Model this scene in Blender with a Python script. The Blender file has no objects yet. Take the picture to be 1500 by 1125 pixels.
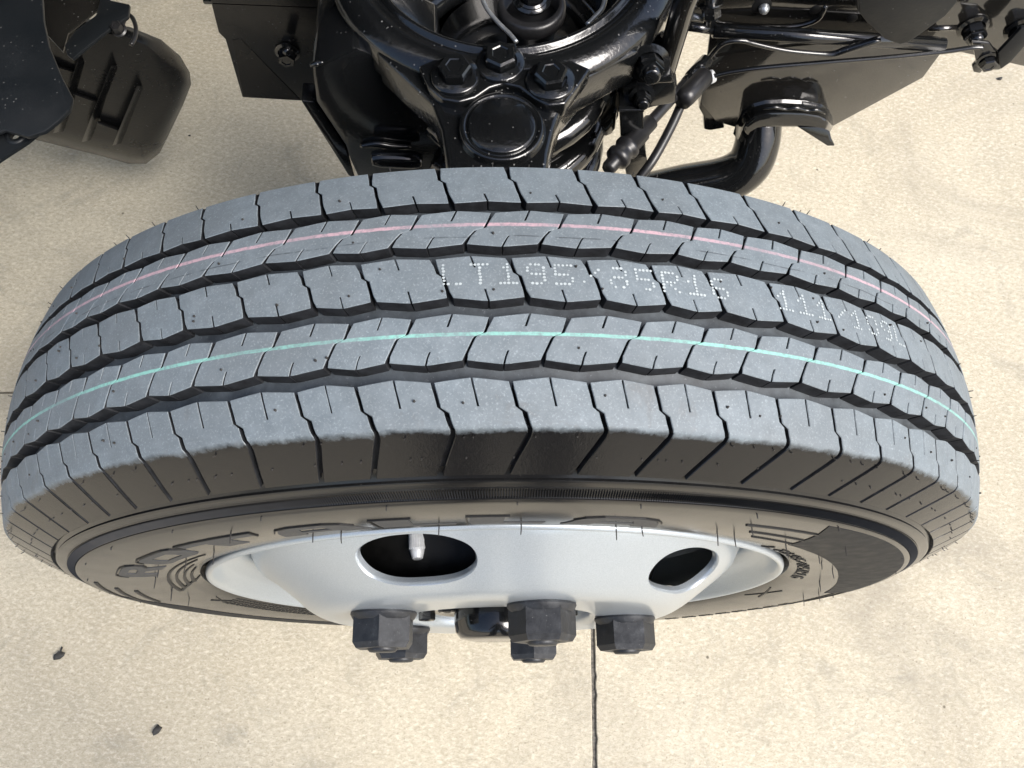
import bpy, bmesh, math, random
from mathutils import Vector, Matrix
R = math.radians
random.seed(7)
sc = bpy.context.scene
col = sc.collection

# ------------------------------------------------------------------ camera
CAM = Vector((0.00427, -0.18820, 1.08725))
RT = Vector((0.99983147, -0.01585443, 0.00925525))
UP = Vector((0.01140547, 0.93150046, 0.36356129))
FW = Vector((0.01438533, 0.36339446, -0.9315243))
FPX = 1250.58
cam = bpy.data.cameras.new('camera')
cam.sensor_fit = 'HORIZONTAL'
cam.sensor_width = 36.0
cam.lens = 36.0 * FPX / 1500.0
cam.clip_start = 0.01
cam.clip_end = 200.0
camo = bpy.data.objects.new('camera', cam)
col.objects.link(camo)
M = Matrix(((RT.x, UP.x, -FW.x, CAM.x), (RT.y, UP.y, -FW.y, CAM.y), (RT.z, UP.z, -FW.z, CAM.z), (0, 0, 0, 1)))
camo.matrix_world = M
sc.camera = camo

# ------------------------------------------------------------------ sky, sun, exposure
SUN_EL, SUN_AZ = R(48), R(54)          # azimuth measured from -Y (towards the photographer) to +X
w = bpy.data.worlds.new('World')
sc.world = w
w.use_nodes = True
nt = w.node_tree
bg = nt.nodes['Background']
sky = nt.nodes.new('ShaderNodeTexSky')
sky.sky_type = 'NISHITA'
sky.sun_disc = False
sky.sun_elevation = SUN_EL
sdir = Vector((math.sin(SUN_AZ) * math.cos(SUN_EL), -math.cos(SUN_AZ) * math.cos(SUN_EL), math.sin(SUN_EL)))
sky.sun_rotation = math.atan2(sdir.x, sdir.y)
sky.dust_density = 3.0
nt.links.new(sky.outputs[0], bg.inputs[0])
bg.inputs[1].default_value = 0.11
sl = bpy.data.lights.new('sun', 'SUN')
sl.energy = 2.2
sl.angle = R(32)
sl.color = (1.0, 0.97, 0.93)
so = bpy.data.objects.new('sun', sl)
col.objects.link(so)
so.rotation_euler = sdir.to_track_quat('Z', 'Y').to_euler()
sc.view_settings.view_transform = 'Standard'
sc.view_settings.look = 'None'
sc.view_settings.exposure = 1.13
sc.view_settings.gamma = 1.0


# ------------------------------------------------------------------ helpers
def at(px, py, z=None, y=None, x=None):
    """world point where the line of sight of a measured spot meets a real plane"""
    d = FW + RT * ((px - 750) / FPX) - UP * ((py - 562.5) / FPX)
    if z is not None:
        t = (z - CAM.z) / d.z
    elif y is not None:
        t = (y - CAM.y) / d.y
    else:
        t = (x - CAM.x) / d.x
    return CAM + d * t


def link(o, parent=None):
    col.objects.link(o)
    if parent is not None:
        o.parent = parent
        o.matrix_parent_inverse = Matrix.Translation(-wloc(parent))
    return o


def wloc(o):
    return Vector(o.get('_w', (0, 0, 0)))


def tag(o, label, cat, group=None, kind=None):
    if label: o['label'] = label
    if cat: o['category'] = cat
    if group: o['group'] = group
    if kind: o['kind'] = kind
    return o


def empty(name, loc, label, cat, group=None):
    o = bpy.data.objects.new(name, None)
    o.empty_display_size = 0.05
    o.location = loc
    o['_w'] = tuple(loc)
    col.objects.link(o)
    return tag(o, label, cat, group)


def obj(name, bm, mats, parent=None, smooth=None, label=None, kind=None):
    """smooth: None flat, else angle in degrees under which edges shade smooth"""
    me = bpy.data.meshes.new(name)
    if smooth is not None:
        for f in bm.faces: f.smooth = True
        lim = R(smooth)
        for e in bm.edges:
            if len(e.link_faces) == 2 and e.calc_face_angle(0) > lim: e.smooth = False
    bm.to_mesh(me)
    bm.free()
    if not isinstance(mats, (list, tuple)): mats = [mats]
    for m in mats: me.materials.append(m)
    o = bpy.data.objects.new(name, me)
    link(o, parent)
    if label: o['label'] = label
    if kind: o['kind'] = kind
    return o


def B():
    return bmesh.new()


def bevel(bm, w, seg=2, ang=30):
    es = [e for e in bm.edges if len(e.link_faces) == 2 and e.calc_face_angle(0) > R(ang)]
    if es:
        bmesh.ops.bevel(bm, geom=es, offset=w, segments=seg, profile=0.5, affect='EDGES', clamp_overlap=True)


def slab(bm, pts, d, bev=0.0015, seg=2):
    """closed plate: polygon pts (world) pushed along vector d"""
    t = bmesh.new()
    d = Vector(d)
    vs = [t.verts.new(p) for p in pts]
    t.faces.new(vs)
    r = bmesh.ops.extrude_face_region(t, geom=t.faces[:])
    bmesh.ops.translate(t, verts=[v for v in r['geom'] if isinstance(v, bmesh.types.BMVert)], vec=d)
    bmesh.ops.recalc_face_normals(t, faces=t.faces[:])
    if bev: bevel(t, bev, seg)
    join(bm, t)


def join(bm, t, mat=None):
    me = bpy.data.meshes.new('tmp')
    t.to_mesh(me)
    t.free()
    if mat is not None: me.transform(mat)
    bm.from_mesh(me)
    bpy.data.meshes.remove(me)


def frame(axis):
    a = Vector(axis).normalized()
    h = Vector((1, 0, 0)) if abs(a.x) < 0.8 else Vector((0, 1, 0))
    u = (h - a * h.dot(a)).normalized()
    return u, a.cross(u), a


def lathe(bm, prof, org, axis, n=32, a0=0.0, a1=2 * math.pi, mat=0):
    """prof: (radius, height along axis)"""
    u, v, a = frame(axis)
    org = Vector(org)
    full = abs(a1 - a0) > 6.28
    m = n if full else n + 1
    rings = []
    for r, h in prof:
        if r < 1e-6:
            rings.append([bm.verts.new(org + a * h)])
        else:
            rings.append([bm.verts.new(org + a * h + (u * math.cos(t) + v * math.sin(t)) * r)
                          for t in (a0 + (a1 - a0) * k / n for k in range(m))])
    fs = []
    for A, Bq in zip(rings, rings[1:]):
        for k in range(n):
            k2 = (k + 1) % m
            if len(A) == 1 and len(Bq) == 1: continue
            if len(A) == 1: f = bm.faces.new((A[0], Bq[k], Bq[k2]))
            elif len(Bq) == 1: f = bm.faces.new((A[k], Bq[0], A[k2]))
            else: f = bm.faces.new((A[k], Bq[k], Bq[k2], A[k2]))
            f.material_index = mat
            fs.append(f)
    return fs


def tube(bm, pts, r, n=10, smooth=6, cap=True):
    """round bar through points (Catmull-Rom); r number or list"""
    pts = [Vector(p) for p in pts]
    rr = r if isinstance(r, (list, tuple)) else [r] * len(pts)
    P, Q = [], []
    if smooth > 1 and len(pts) > 2:
        for i in range(len(pts) - 1):
            p0 = pts[i - 1] if i else pts[0] * 2 - pts[1]
            p3 = pts[i + 2] if i + 2 < len(pts) else pts[-1] * 2 - pts[-2]
            for k in range(smooth):
                t = k / smooth
                a, b = pts[i], pts[i + 1]
                P.append(0.5 * ((2 * a) + (b - p0) * t + (2 * p0 - 5 * a + 4 * b - p3) * t * t + (3 * a - p0 - 3 * b + p3) * t ** 3))
                Q.append(rr[i] * (1 - t) + rr[i + 1] * t)
        P.append(pts[-1]); Q.append(rr[-1])
    else:
        P, Q = pts, rr
    u = None
    rings = []
    for i, p in enumerate(P):
        d = (P[min(i + 1, len(P) - 1)] - P[max(i - 1, 0)]).normalized()
        if u is None:
            u = frame(d)[0]
        u = (u - d * u.dot(d)).normalized()
        v = d.cross(u)
        rings.append([bm.verts.new(p + (u * math.cos(2 * math.pi * k / n) + v * math.sin(2 * math.pi * k / n)) * Q[i]) for k in range(n)])
    for A, Bq in zip(rings, rings[1:]):
        for k in range(n):
            bm.faces.new((A[k], A[(k + 1) % n], Bq[(k + 1) % n], Bq[k]))
    if cap:
        bm.faces.new(rings[0][::-1])
        bm.faces.new(rings[-1])


def hexbolt(bm, org, axis, af, h, rot=0.0, flange=1.35, fh=0.15, dome=True):
    """hex head with washer flange, chamfered top corners"""
    t = bmesh.new()
    u, v, a = frame(axis)
    org = Vector(org)
    rc = af / math.sqrt(3)
    if flange:
        lathe(t, [(0.0, 0.0), (rc * flange, 0.0), (rc * flange, h * fh * 0.6), (rc * 1.02, h * fh * 1.3)], org, axis, 20)
    ring = []
    for (rad, hh) in ((rc, h * fh * (1 if flange else 0)), (rc, h * 0.84), (rc * 0.88, h), (rc * 0.55, h), (rc * 0.48, h * 0.93), (0, h * 0.93)):
        if rad == 0:
            ring.append([t.verts.new(org + a * hh)])
        else:
            ring.append([t.verts.new(org + a * hh + (u * math.cos(rot + k * math.pi / 3) + v * math.sin(rot + k * math.pi / 3)) * rad) for k in range(6)])
    for A, Bq in zip(ring, ring[1:]):
        for k in range(6):
            if len(Bq) == 1: t.faces.new((A[k], A[(k + 1) % 6], Bq[0]))
            else: t.faces.new((A[k], A[(k + 1) % 6], Bq[(k + 1) % 6], Bq[k]))
    bmesh.ops.recalc_face_normals(t, faces=t.faces[:])
    join(bm, t)


def interp(tab, x):
    if x <= tab[0][0]: return tab[0][1]
    for (a, b), (c, d) in zip(tab, tab[1:]):
        if x <= c: return b + (d - b) * (x - a) / (c - a)
    return tab[-1][1]


# ------------------------------------------------------------------ materials
class NT:
    def __init__(self, name):
        self.m = bpy.data.materials.new(name)
        self.m.use_nodes = True
        self.t = self.m.node_tree
        self.p = self.t.nodes['Principled BSDF']
        self.i = 0

    def n(self, typ, **k):
        nd = self.t.nodes.new(typ)
        for a, b in k.items():
            if a.startswith('_'): nd.inputs[int(a[1:])].default_value = b
            else: setattr(nd, a, b)
        return nd

    def l(self, a, b):
        self.t.links.new(a, b)

    def pos(self):
        return self.n('ShaderNodeNewGeometry').outputs['Position']

    def objc(self):
        return self.n('ShaderNodeTexCoord').outputs['Object']

    def noise(self, vec, scale, detail=4, rough=0.55, dist=0.0):
        nd = self.n('ShaderNodeTexNoise')
        nd.inputs['Scale'].default_value = scale
        nd.inputs['Detail'].default_value = detail
        nd.inputs['Roughness'].default_value = rough
        nd.inputs['Distortion'].default_value = dist
        self.l(vec, nd.inputs['Vector'])
        return nd.outputs[0]

    def ramp(self, v, *stops):
        nd = self.n('ShaderNodeValToRGB')
        e = nd.color_ramp.elements
        for k, (p, c) in enumerate(stops):
            if isinstance(c, (int, float)): c = (c, c, c)
            el = e[k] if k < 2 else e.new(p)
            el.position = p
            el.color = (*c, 1)
        self.l(v, nd.inputs[0])
        return nd.outputs[0]

    def mr(self, v, a, b, c=0.0, d=1.0):
        nd = self.n('ShaderNodeMapRange')
        nd.clamp = True
        self.l(v, nd.inputs[0])
        for k, q in zip((1, 2, 3, 4), (a, b, c, d)): nd.inputs[k].default_value = q
        return nd.outputs[0]

    def math(self, op, a, b=None):
        nd = self.n('ShaderNodeMath', operation=op)
        for k, q in enumerate((a, b)):
            if q is None: continue
            if isinstance(q, (int, float)): nd.inputs[k].default_value = q
            else: self.l(q, nd.inputs[k])
        return nd.outputs[0]

    def mix(self, f, a, b, blend='MIX'):
        nd = self.n('ShaderNodeMix', data_type='RGBA', blend_type=blend)
        if isinstance(f, (int, float)): nd.inputs[0].default_value = f
        else: self.l(f, nd.inputs[0])
        for k, q in ((6, a), (7, b)):
            if isinstance(q, (tuple, list)): nd.inputs[k].default_value = (*q, 1)
            else: self.l(q, nd.inputs[k])
        return nd.outputs[2]

    def set(self, **k):
        for a, b in k.items():
            s = self.p.inputs[a.replace('_', ' ')]
            if hasattr(b, 'links') or hasattr(b, 'is_linked'): self.l(b, s)
            elif isinstance(b, (tuple, list)): s.default_value = (*b, 1)
            else: s.default_value = b

    def bump(self, h, strength, dist):
        nd = self.n('ShaderNodeBump')
        nd.inputs['Strength'].default_value = strength
        nd.inputs['Distance'].default_value = dist
        self.l(h, nd.inputs['Height'])
        self.l(nd.outputs[0], self.p.inputs['Normal'])


def mat_concrete():
    m = NT('concrete')
    p = m.pos()
    mp = m.n('ShaderNodeMapping')
    mp.inputs['Rotation'].default_value = (0, 0, 0.5)
    mp.inputs['Scale'].default_value = (1.0, 1.7, 1.0)
    m.l(p, mp.inputs[0])
    q = mp.outputs[0]
    big = m.noise(p, 1.7, 4, 0.55, 0.3)
    med = m.noise(p, 11.0, 6, 0.62, 0.6)
    grit = m.noise(q, 150.0, 6, 0.78, 0.4)
    fine = m.noise(q, 420.0, 4, 0.8)
    c = m.ramp(big, (0.30, (0.475, 0.418, 0.31)), (0.5, (0.535, 0.478, 0.362)), (0.72, (0.585, 0.532, 0.415)))
    c = m.mix(m.mr(med, 0.32, 0.50, 0.30, 0.0), c, (0.36, 0.325, 0.255))
    c = m.mix(m.mr(med, 0.58, 0.75, 0.0, 0.35), c, (0.58, 0.53, 0.425))
    c = m.mix(m.mr(grit, 0.37, 0.50, 0.52, 0.0), c, (0.33, 0.285, 0.205))
    c = m.mix(m.mr(grit, 0.52, 0.63, 0.0, 0.72), c, (0.72, 0.67, 0.55))
    c = m.mix(m.mr(fine, 0.34, 0.46, 0.5, 0.0), c, (0.27, 0.235, 0.17))
    c = m.mix(m.mr(fine, 0.58, 0.70, 0.0, 0.4), c, (0.78, 0.74, 0.64))
    # broad grey stains with ragged edges
    st = m.noise(p, 3.1, 9, 0.68, 1.0)
    c = m.mix(m.mr(st, 0.50, 0.68, 0.0, 0.55), c, (0.30, 0.27, 0.215))
    st2 = m.noise(p, 6.5, 7, 0.7, 1.6)
    c = m.mix(m.mr(st2, 0.56, 0.68, 0.0, 0.42), c, (0.27, 0.25, 0.205))
    vo = m.n('ShaderNodeTexVoronoi')
    vo.inputs['Scale'].default_value = 17.0
    m.l(p, vo.inputs['Vector'])
    c = m.mix(m.mr(vo.outputs[0], 0.018, 0.04, 0.8, 0.0), c, (0.10, 0.085, 0.06))
    # pores
    vo2 = m.n('ShaderNodeTexVoronoi')
    vo2.inputs['Scale'].default_value = 120.0
    m.l(p, vo2.inputs['Vector'])
    pore = m.mr(vo2.outputs[0], 0.06, 0.16, 0.55, 0.0)
    c = m.mix(m.math('MULTIPLY', pore, m.mr(med, 0.45, 0.55, 0.0, 1.0)), c, (0.20, 0.17, 0.125))
    m.set(Base_Color=c, Roughness=0.9, Specular_IOR_Level=0.25)
    h = m.math('ADD', m.math('MULTIPLY', grit, 0.6), m.math('MULTIPLY', fine, 0.5))
    m.bump(h, 0.6, 0.003)
    return m.m


def mat_dark_fill():
    m = NT('joint_sealant')
    c = m.ramp(m.noise(m.pos(), 260, 3), (0.3, (0.07, 0.066, 0.06)), (0.7, (0.24, 0.225, 0.195)))
    m.set(Base_Color=c, Roughness=0.95)
    return m.m


def mat_tread(stripe=None, shoulder=False):
    """chalky new rubber; stripe: (y, half width, colour)"""
    m = NT('tread_rubber')
    o = m.objc()
    p = m.pos()
    info = m.n('ShaderNodeObjectInfo').outputs['Random']
    fine = m.noise(p, 900, 3, 0.7)
    med = m.noise(p, 120, 5, 0.65)
    big = m.noise(p, 22, 4, 0.6, 0.5)
    c = m.ramp(med, (0.28, (0.124, 0.151, 0.170)), (0.55, (0.160, 0.191, 0.212)), (0.75, (0.198, 0.232, 0.254)))
    c = m.mix(m.mr(big, 0.36, 0.62, 0.45, 0.0), c, (0.115, 0.130, 0.138))
    c = m.mix(m.mr(fine, 0.55, 0.72, 0.0, 0.5), c, (0.36, 0.40, 0.42))
    c = m.mix(m.mr(fine, 0.28, 0.42, 0.35, 0.0), c, (0.11, 0.118, 0.126))
    c = m.mix(m.math('MULTIPLY', info, 0.22), c, (0.11, 0.125, 0.135))
    # tiny pits and nubs left by the mould
    vo = m.n('ShaderNodeTexVoronoi')
    vo.inputs['Scale'].default_value = 62
    m.l(p, vo.inputs['Vector'])
    c = m.mix(m.mr(vo.outputs[0], 0.02, 0.045, 0.4, 0.0), c, (0.08, 0.085, 0.09))
    rough = 0.62
    sep = m.n('ShaderNodeSeparateXYZ')
    m.l(o, sep.inputs[0])
    if stripe:
        yc, hw, sc_ = stripe
        wob = m.math('MULTIPLY', m.math('SUBTRACT', m.noise(p, 160, 2), 0.5), 0.0006)
        d = m.math('ABSOLUTE', m.math('SUBTRACT', m.math('ADD', sep.outputs[1], wob), yc))
        f = m.mr(d, hw * 0.75, hw * 1.15, 0.66, 0.0)
        wear = m.math('MULTIPLY', m.mr(m.noise(p, 420, 3, 0.7), 0.32, 0.55, 0.35, 1.0), m.mr(m.noise(p, 14, 3, 0.6), 0.32, 0.55, 0.30, 1.0))
        c = m.mix(m.math('MULTIPLY', f, wear), c, sc_)
    if stripe and stripe[0] > 0:
        wv = m.math('MULTIPLY', m.math('SUBTRACT', m.noise(p, 22, 2), 0.5), 0.004)
        d2 = m.math('ABSOLUTE', m.math('SUBTRACT', m.math('ADD', sep.outputs[1], wv), 0.0232))
        sc2 = m.math('MULTIPLY', m.mr(d2, 0.0001, 0.0005, 0.75, 0.0), m.mr(m.noise(p, 55, 4, 0.7), 0.46, 0.56, 0.0, 1.0))
        c = m.mix(sc2, c, (0.03, 0.033, 0.038))
    if shoulder:
        smu = m.mr(m.noise(p, 34, 5, 0.7, 0.6), 0.60, 0.70, 0.0, 0.45)
        c = m.mix(smu, c, (0.10, 0.098, 0.095))
        wob = m.math('MULTIPLY', m.math('SUBTRACT', m.noise(p, 260, 5, 0.7), 0.5), 0.0034)
        wob2 = m.math('MULTIPLY', m.math('SUBTRACT', m.noise(p, 26, 3, 0.6), 0.5), 0.007)
        yy = m.math('ADD', m.math('ADD', sep.outputs[1], wob), wob2)
        f = m.mr(yy, -0.0702, -0.0680, 0.0, 1.0)
        f2 = m.mr(m.noise(p, 500, 3, 0.7), 0.58, 0.75, 0.0, 0.05)
        black = m.mix(f2, (0.008, 0.008, 0.0085), (0.2, 0.2, 0.2))
        c = m.mix(f, black, c)
        rough = m.mr(f, 0, 1, 0.17, 0.62)
        m.set(Specular_IOR_Level=m.mr(f, 0, 1, 0.38, 0.5))
    m.set(Base_Color=c, Roughness=rough)
    m.bump(m.math('ADD', med, m.math('MULTIPLY', fine, 0.7)), 0.16 if shoulder else 0.25, 0.0006)
    return m.m


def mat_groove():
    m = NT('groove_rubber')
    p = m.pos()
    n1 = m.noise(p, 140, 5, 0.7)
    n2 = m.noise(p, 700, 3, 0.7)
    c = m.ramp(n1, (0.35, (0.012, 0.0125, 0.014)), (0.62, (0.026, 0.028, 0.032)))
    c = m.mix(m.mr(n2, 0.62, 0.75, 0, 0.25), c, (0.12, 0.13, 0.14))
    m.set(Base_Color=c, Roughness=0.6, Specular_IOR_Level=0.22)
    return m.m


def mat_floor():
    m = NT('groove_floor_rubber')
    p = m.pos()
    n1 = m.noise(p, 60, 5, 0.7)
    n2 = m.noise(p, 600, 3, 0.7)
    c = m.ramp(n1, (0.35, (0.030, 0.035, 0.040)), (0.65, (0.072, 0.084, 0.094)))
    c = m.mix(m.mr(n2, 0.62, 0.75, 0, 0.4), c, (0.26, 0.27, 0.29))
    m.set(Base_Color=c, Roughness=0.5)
    return m.m


def mat_sidewall():
    m = NT('sidewall_rubber')
    p = m.pos()
    n1 = m.noise(p, 30, 4, 0.6)
    n2 = m.noise(p, 700, 3, 0.7)
    c = m.ramp(n1, (0.3, (0.007, 0.007, 0.0075)), (0.7, (0.013, 0.013, 0.013)))
    c = m.mix(m.mr(n2, 0.64, 0.78, 0, 0.18), c, (0.2, 0.2, 0.19))
    m.set(Base_Color=c, Roughness=m.mr(n1, 0.3, 0.7, 0.15, 0.23), Specular_IOR_Level=0.55)
    m.bump(m.noise(p, 45, 2), 0.12, 0.001)
    return m.m


def mat_plain(name, c, rough, spec=0.5, metal=0.0, n=0.25, scale=120, coat=0.0, bump=0.0):
    m = NT(name)
    p = m.pos()
    nz = m.noise(p, scale, 4, 0.65)
    lo = tuple(q * (1 - n) for q in c)
    hi = tuple(min(1, q * (1 + n)) for q in c)
    m.set(Base_Color=m.ramp(nz, (0.3, lo), (0.7, hi)), Roughness=m.mr(nz, 0.3, 0.7, rough * 0.85, rough * 1.15),
          Specular_IOR_Level=spec, Metallic=metal, Coat_Weight=coat, Coat_Roughness=0.05)
    if bump: m.bump(nz, bump, 0.001)
    return m.m


def mat_silver():
    m = NT('silver_paint')
    p = m.pos()
    f = m.noise(p, 1500, 2, 0.6)
    b = m.noise(p, 14, 3, 0.5)
    c = m.ramp(f, (0.30, (0.36, 0.405, 0.445)), (0.70, (0.48, 0.53, 0.57)))
    c = m.mix(m.mr(b, 0.35, 0.65, 0.0, 0.18), c, (0.42, 0.44, 0.45))
    m.set(Base_Color=c, Metallic=0.5, Roughness=0.30, Coat_Weight=0.35, Coat_Roughness=0.12)
    m.bump(m.noise(p, 420, 2, 0.5), 0.05, 0.0006)
    return m.m


def mat_nut():
    m = NT('worn_black_steel')
    p = m.pos()
    a = m.noise(p, 130, 5, 0.7)
    b = m.noise(p, 420, 4, 0.75)
    c = m.ramp(a, (0.30, (0.012, 0.013, 0.015)), (0.58, (0.026, 0.028, 0.032)), (0.78, (0.060, 0.064, 0.070)))
    c = m.mix(m.mr(b, 0.64, 0.74, 0, 0.45), c, (0.24, 0.24, 0.235))
    m.set(Base_Color=c, Roughness=m.mr(a, 0.3, 0.7, 0.38, 0.55), Metallic=0.2)
    m.bump(a, 0.22, 0.0010)
    return m.m


def mat_black(name='black_paint', rough=0.13, base=(0.0075, 0.008, 0.009), peel=0.1, dust=1.0, coat=0.6, spec=0.6):
    m = NT(name)
    p = m.pos()
    big = m.noise(p, 18, 4, 0.6)
    vo = m.n('ShaderNodeTexVoronoi')
    vo.inputs['Scale'].default_value = 210
    m.l(p, vo.inputs['Vector'])
    gate = m.mr(m.noise(p, 45, 3, 0.6), 0.50, 0.62, 0.0, 1.0)
    spk = m.math('MULTIPLY', m.mr(vo.outputs[0], 0.10, 0.17, 0.85 * dust, 0.0), gate)
    c = m.mix(spk, base, (0.42, 0.42, 0.40))
    rg = m.math('ADD', m.mr(big, 0.3, 0.7, rough * 0.75, rough * 1.4), m.math('MULTIPLY', spk, 0.5))
    m.set(Base_Color=c, Roughness=rg, Specular_IOR_Level=spec, Coat_Weight=coat, Coat_Roughness=0.04)
    m.bump(m.noise(p, 260, 3, 0.5), peel, 0.0012)
    return m.m


CONC = mat_concrete()
FILL = mat_dark_fill()
TREAD = mat_tread()
TREAD_G = mat_tread(stripe=(-0.0268, 0.00085, (0.25, 0.62, 0.52)))
TREAD_P = mat_tread(stripe=(0.0306, 0.0010, (0.66, 0.40, 0.45)))
TREAD_S = mat_tread(shoulder=True)
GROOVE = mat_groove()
GFLOOR = mat_floor()
SIDE = mat_sidewall()
LETTER = mat_plain('matte_letter_rubber', (0.050, 0.052, 0.055), 0.55, 0.35, n=0.25, scale=500)
MATTE = mat_plain('matte_sidewall_rubber', (0.012, 0.013, 0.015), 0.62, 0.25, n=0.25, scale=90)
LINE = mat_plain('line_rubber', (0.010, 0.010, 0.010), 0.5, 0.4)
WHISK = mat_plain('whisker_rubber', (0.03, 0.028, 0.026), 0.5, 0.4)
INK = mat_plain('white_ink', (0.38, 0.42, 0.43), 0.7, 0.3, n=0.2, scale=800)
SILVER = mat_silver()
NUT = mat_nut()
STEEL = mat_plain('nickel_steel', (0.66, 0.68, 0.70), 0.35, 0.5, metal=0.3, n=0.12, scale=300)
ZINC = mat_plain('zinc_steel', (0.45, 0.47, 0.48), 0.35, 0.5, metal=0.8, n=0.2, scale=200)
BLACK = mat_black(dust=0.12, base=(.006, .0065, .007), spec=.5, coat=.45)
CAST = mat_black('black_casting', rough=0.16, peel=0.28, dust=0.55, base=(.005, .0055, .006), spec=.45, coat=.5)
PANEL = mat_black('black_panel', rough=0.09, peel=0.03, dust=0.25, base=(0.011, 0.0105, 0.0095), spec=0.8)
RAIL_SHADED = mat_black('shaded_rail_paint', rough=0.22, peel=0.05, dust=0.15, base=(0.006, 0.006, 0.006), spec=0.35, coat=0.0)  # rail black made darker and duller, standing in for dim reflected ground
DULL = mat_black('dull_black_sheet', rough=0.42, peel=0.1, dust=0.2, coat=0.0, base=(0.006, 0.0075, 0.009), spec=.35)
PLASTIC = mat_black('black_plastic', rough=0.22, peel=0.12, dust=0.2, coat=0.0, base=(0.006, 0.0062, 0.0065), spec=.22)
RUBBER = mat_plain('hose_rubber', (0.012, 0.012, 0.013), 0.35, 0.5)
DRUMM = mat_plain('drum_black', (0.006, 0.006, 0.006), 0.6, 0.3)
LEAFM = mat_plain('debris_dark', (0.035, 0.033, 0.03), 0.6, 0.4, n=0.5, scale=300)

# ------------------------------------------------------------------ ground
JX = lambda y: 0.1182 + 0.0336 * y
JG, JY = 0.0025, 0.232


def ground_slab(name, pts, label):
    bm = B()
    slab(bm, [Vector((x, y, 0.0)) for x, y in pts], (0, 0, -0.12), 0.0009, 1)
    o = obj(name, bm, CONC)
    tag(o, label, None, None, 'structure')


FAR = 14.0
random.seed(5)
YS = [-0.9 + 0.007 * k for k in range(270)]


def edge(sgn, lo, hi):
    """joint edge with small chips, from lo to hi along y"""
    pts = [(JX(lo) + sgn * JG, lo)]
    c = 0.0
    for y in YS:
        if lo < y < hi:
            c = random.uniform(-0.0001, 0.0003)
            if random.random() < 0.05: c += random.uniform(0.0006, 0.0018)
            pts.append((JX(y) + sgn * (JG + c), y))
    pts.append((JX(hi) + sgn * JG, hi))
    return pts


ground_slab('concrete_slab', [(FAR, -FAR), (FAR, FAR)] + edge(1, -FAR, FAR)[::-1], 'pale beige concrete slab right of the straight joint')
ground_slab('concrete_slab', [(-FAR, -FAR)] + edge(-1, -FAR, JY - .0015) + [(-FAR, JY - .0015)], 'pale beige concrete slab left of the joint, in front')
ground_slab('concrete_slab', [(-FAR, JY + .0015)] + edge(-1, JY + .0015, FAR) + [(-FAR, FAR)], 'shaded concrete slab under the truck at upper left')
bm = B()
slab(bm, [Vector((JX(-FAR) - .008, -FAR, -0.004)), Vector((JX(-FAR) + .008, -FAR, -0.004)), Vector((JX(FAR) + .008, FAR, -0.004)), Vector((JX(FAR) - .008, FAR, -0.004))], (0, 0, -0.05), 0)
slab(bm, [Vector((-FAR, JY - 0.0015, -0.006)), Vector((JX(JY) - JG, JY - 0.0015, -0.006)), Vector((JX(JY) - JG, JY + 0.0015, -0.006)), Vector((-FAR, JY + 0.0015, -0.006))], (0, 0, -0.05), 0)
tag(obj('ground_joint', bm, FILL), 'dark straight joint between the concrete slabs', None, None, 'structure')


def debris(px, py, s, rz, label, name='dry_leaf_bit'):
    bm = B()
    p = at(px, py, z=0.0)
    random.seed(int(px))
    bmesh.ops.create_icosphere(bm, subdivisions=2, radius=1.0)
    for v in bm.verts:
        k = 1 + random.uniform(-0.35, 0.35)
        v.co = Vector((v.co.x * s * k, v.co.y * s * 0.62 * k, max(0.0, v.co.z * 0.45 * k + 0.42) * s))
    bmesh.ops.rotate(bm, verts=bm.verts[:], cent=(0, 0, 0), matrix=Matrix.Rotation(rz, 3, 'Z'))
    if name == 'dry_leaf_bit':
        tube(bm, [(0, s * .2, s * .3), (s * .3, s * 1.0, s * .5), (s * .2, s * 1.5, s * .2)], s * .18, 5, 3)
    bmesh.ops.translate(bm, verts=bm.verts[:], vec=p)
    tag(obj(name, bm, LEAFM, smooth=50), label, 'debris')


debris(88, 960, 0.0062, 0.6, 'dark curled scrap lying on the concrete at far left below the tyre')
debris(231, 1069, 0.0058, 0.9, 'dark round scrap on the concrete nearest the bottom edge', 'seed_husk')
debris(1464, 116, 0.0040, 0.3, 'small dark pebble on concrete under the hose clamp at upper right', 'pebble')
debris(278, 199, 0.0022, 0.2, 'tiny dark pebble on shaded concrete right of the ribbed plastic tray', 'pebble')

# ------------------------------------------------------------------ wheel
WC = Vector((0, 0, 0.369))
wheel = empty('wheel_assembly', (0, 0, 0), 'new truck wheel with ribbed black tyre on a silver steel rim', 'wheel')


def polar(th, y, r):
    """wheel local point, th in degrees from the top towards +X"""
    t = R(th)
    return Vector((r * math.sin(t), y, r * math.cos(t)))


def crown(y):
    return 0.369 - 2.126 * y * y


SW = [(0.2278, 0.0740), (0.2304, 0.0785), (0.2322, 0.0836), (0.2350, 0.0858), (0.244, 0.0880), (0.256, 0.0899), (0.270, 0.0912), (0.283, 0.0917), (0.295, 0.0917),
      (0.306, 0.0910), (0.3128, 0.0900), (0.3140, 0.0893), (0.3196, 0.0867), (0.3204, 0.0864), (0.3245, 0.0849), (0.3275, 0.0838)]


def sw(r):
    return interp(SW, r)


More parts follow.
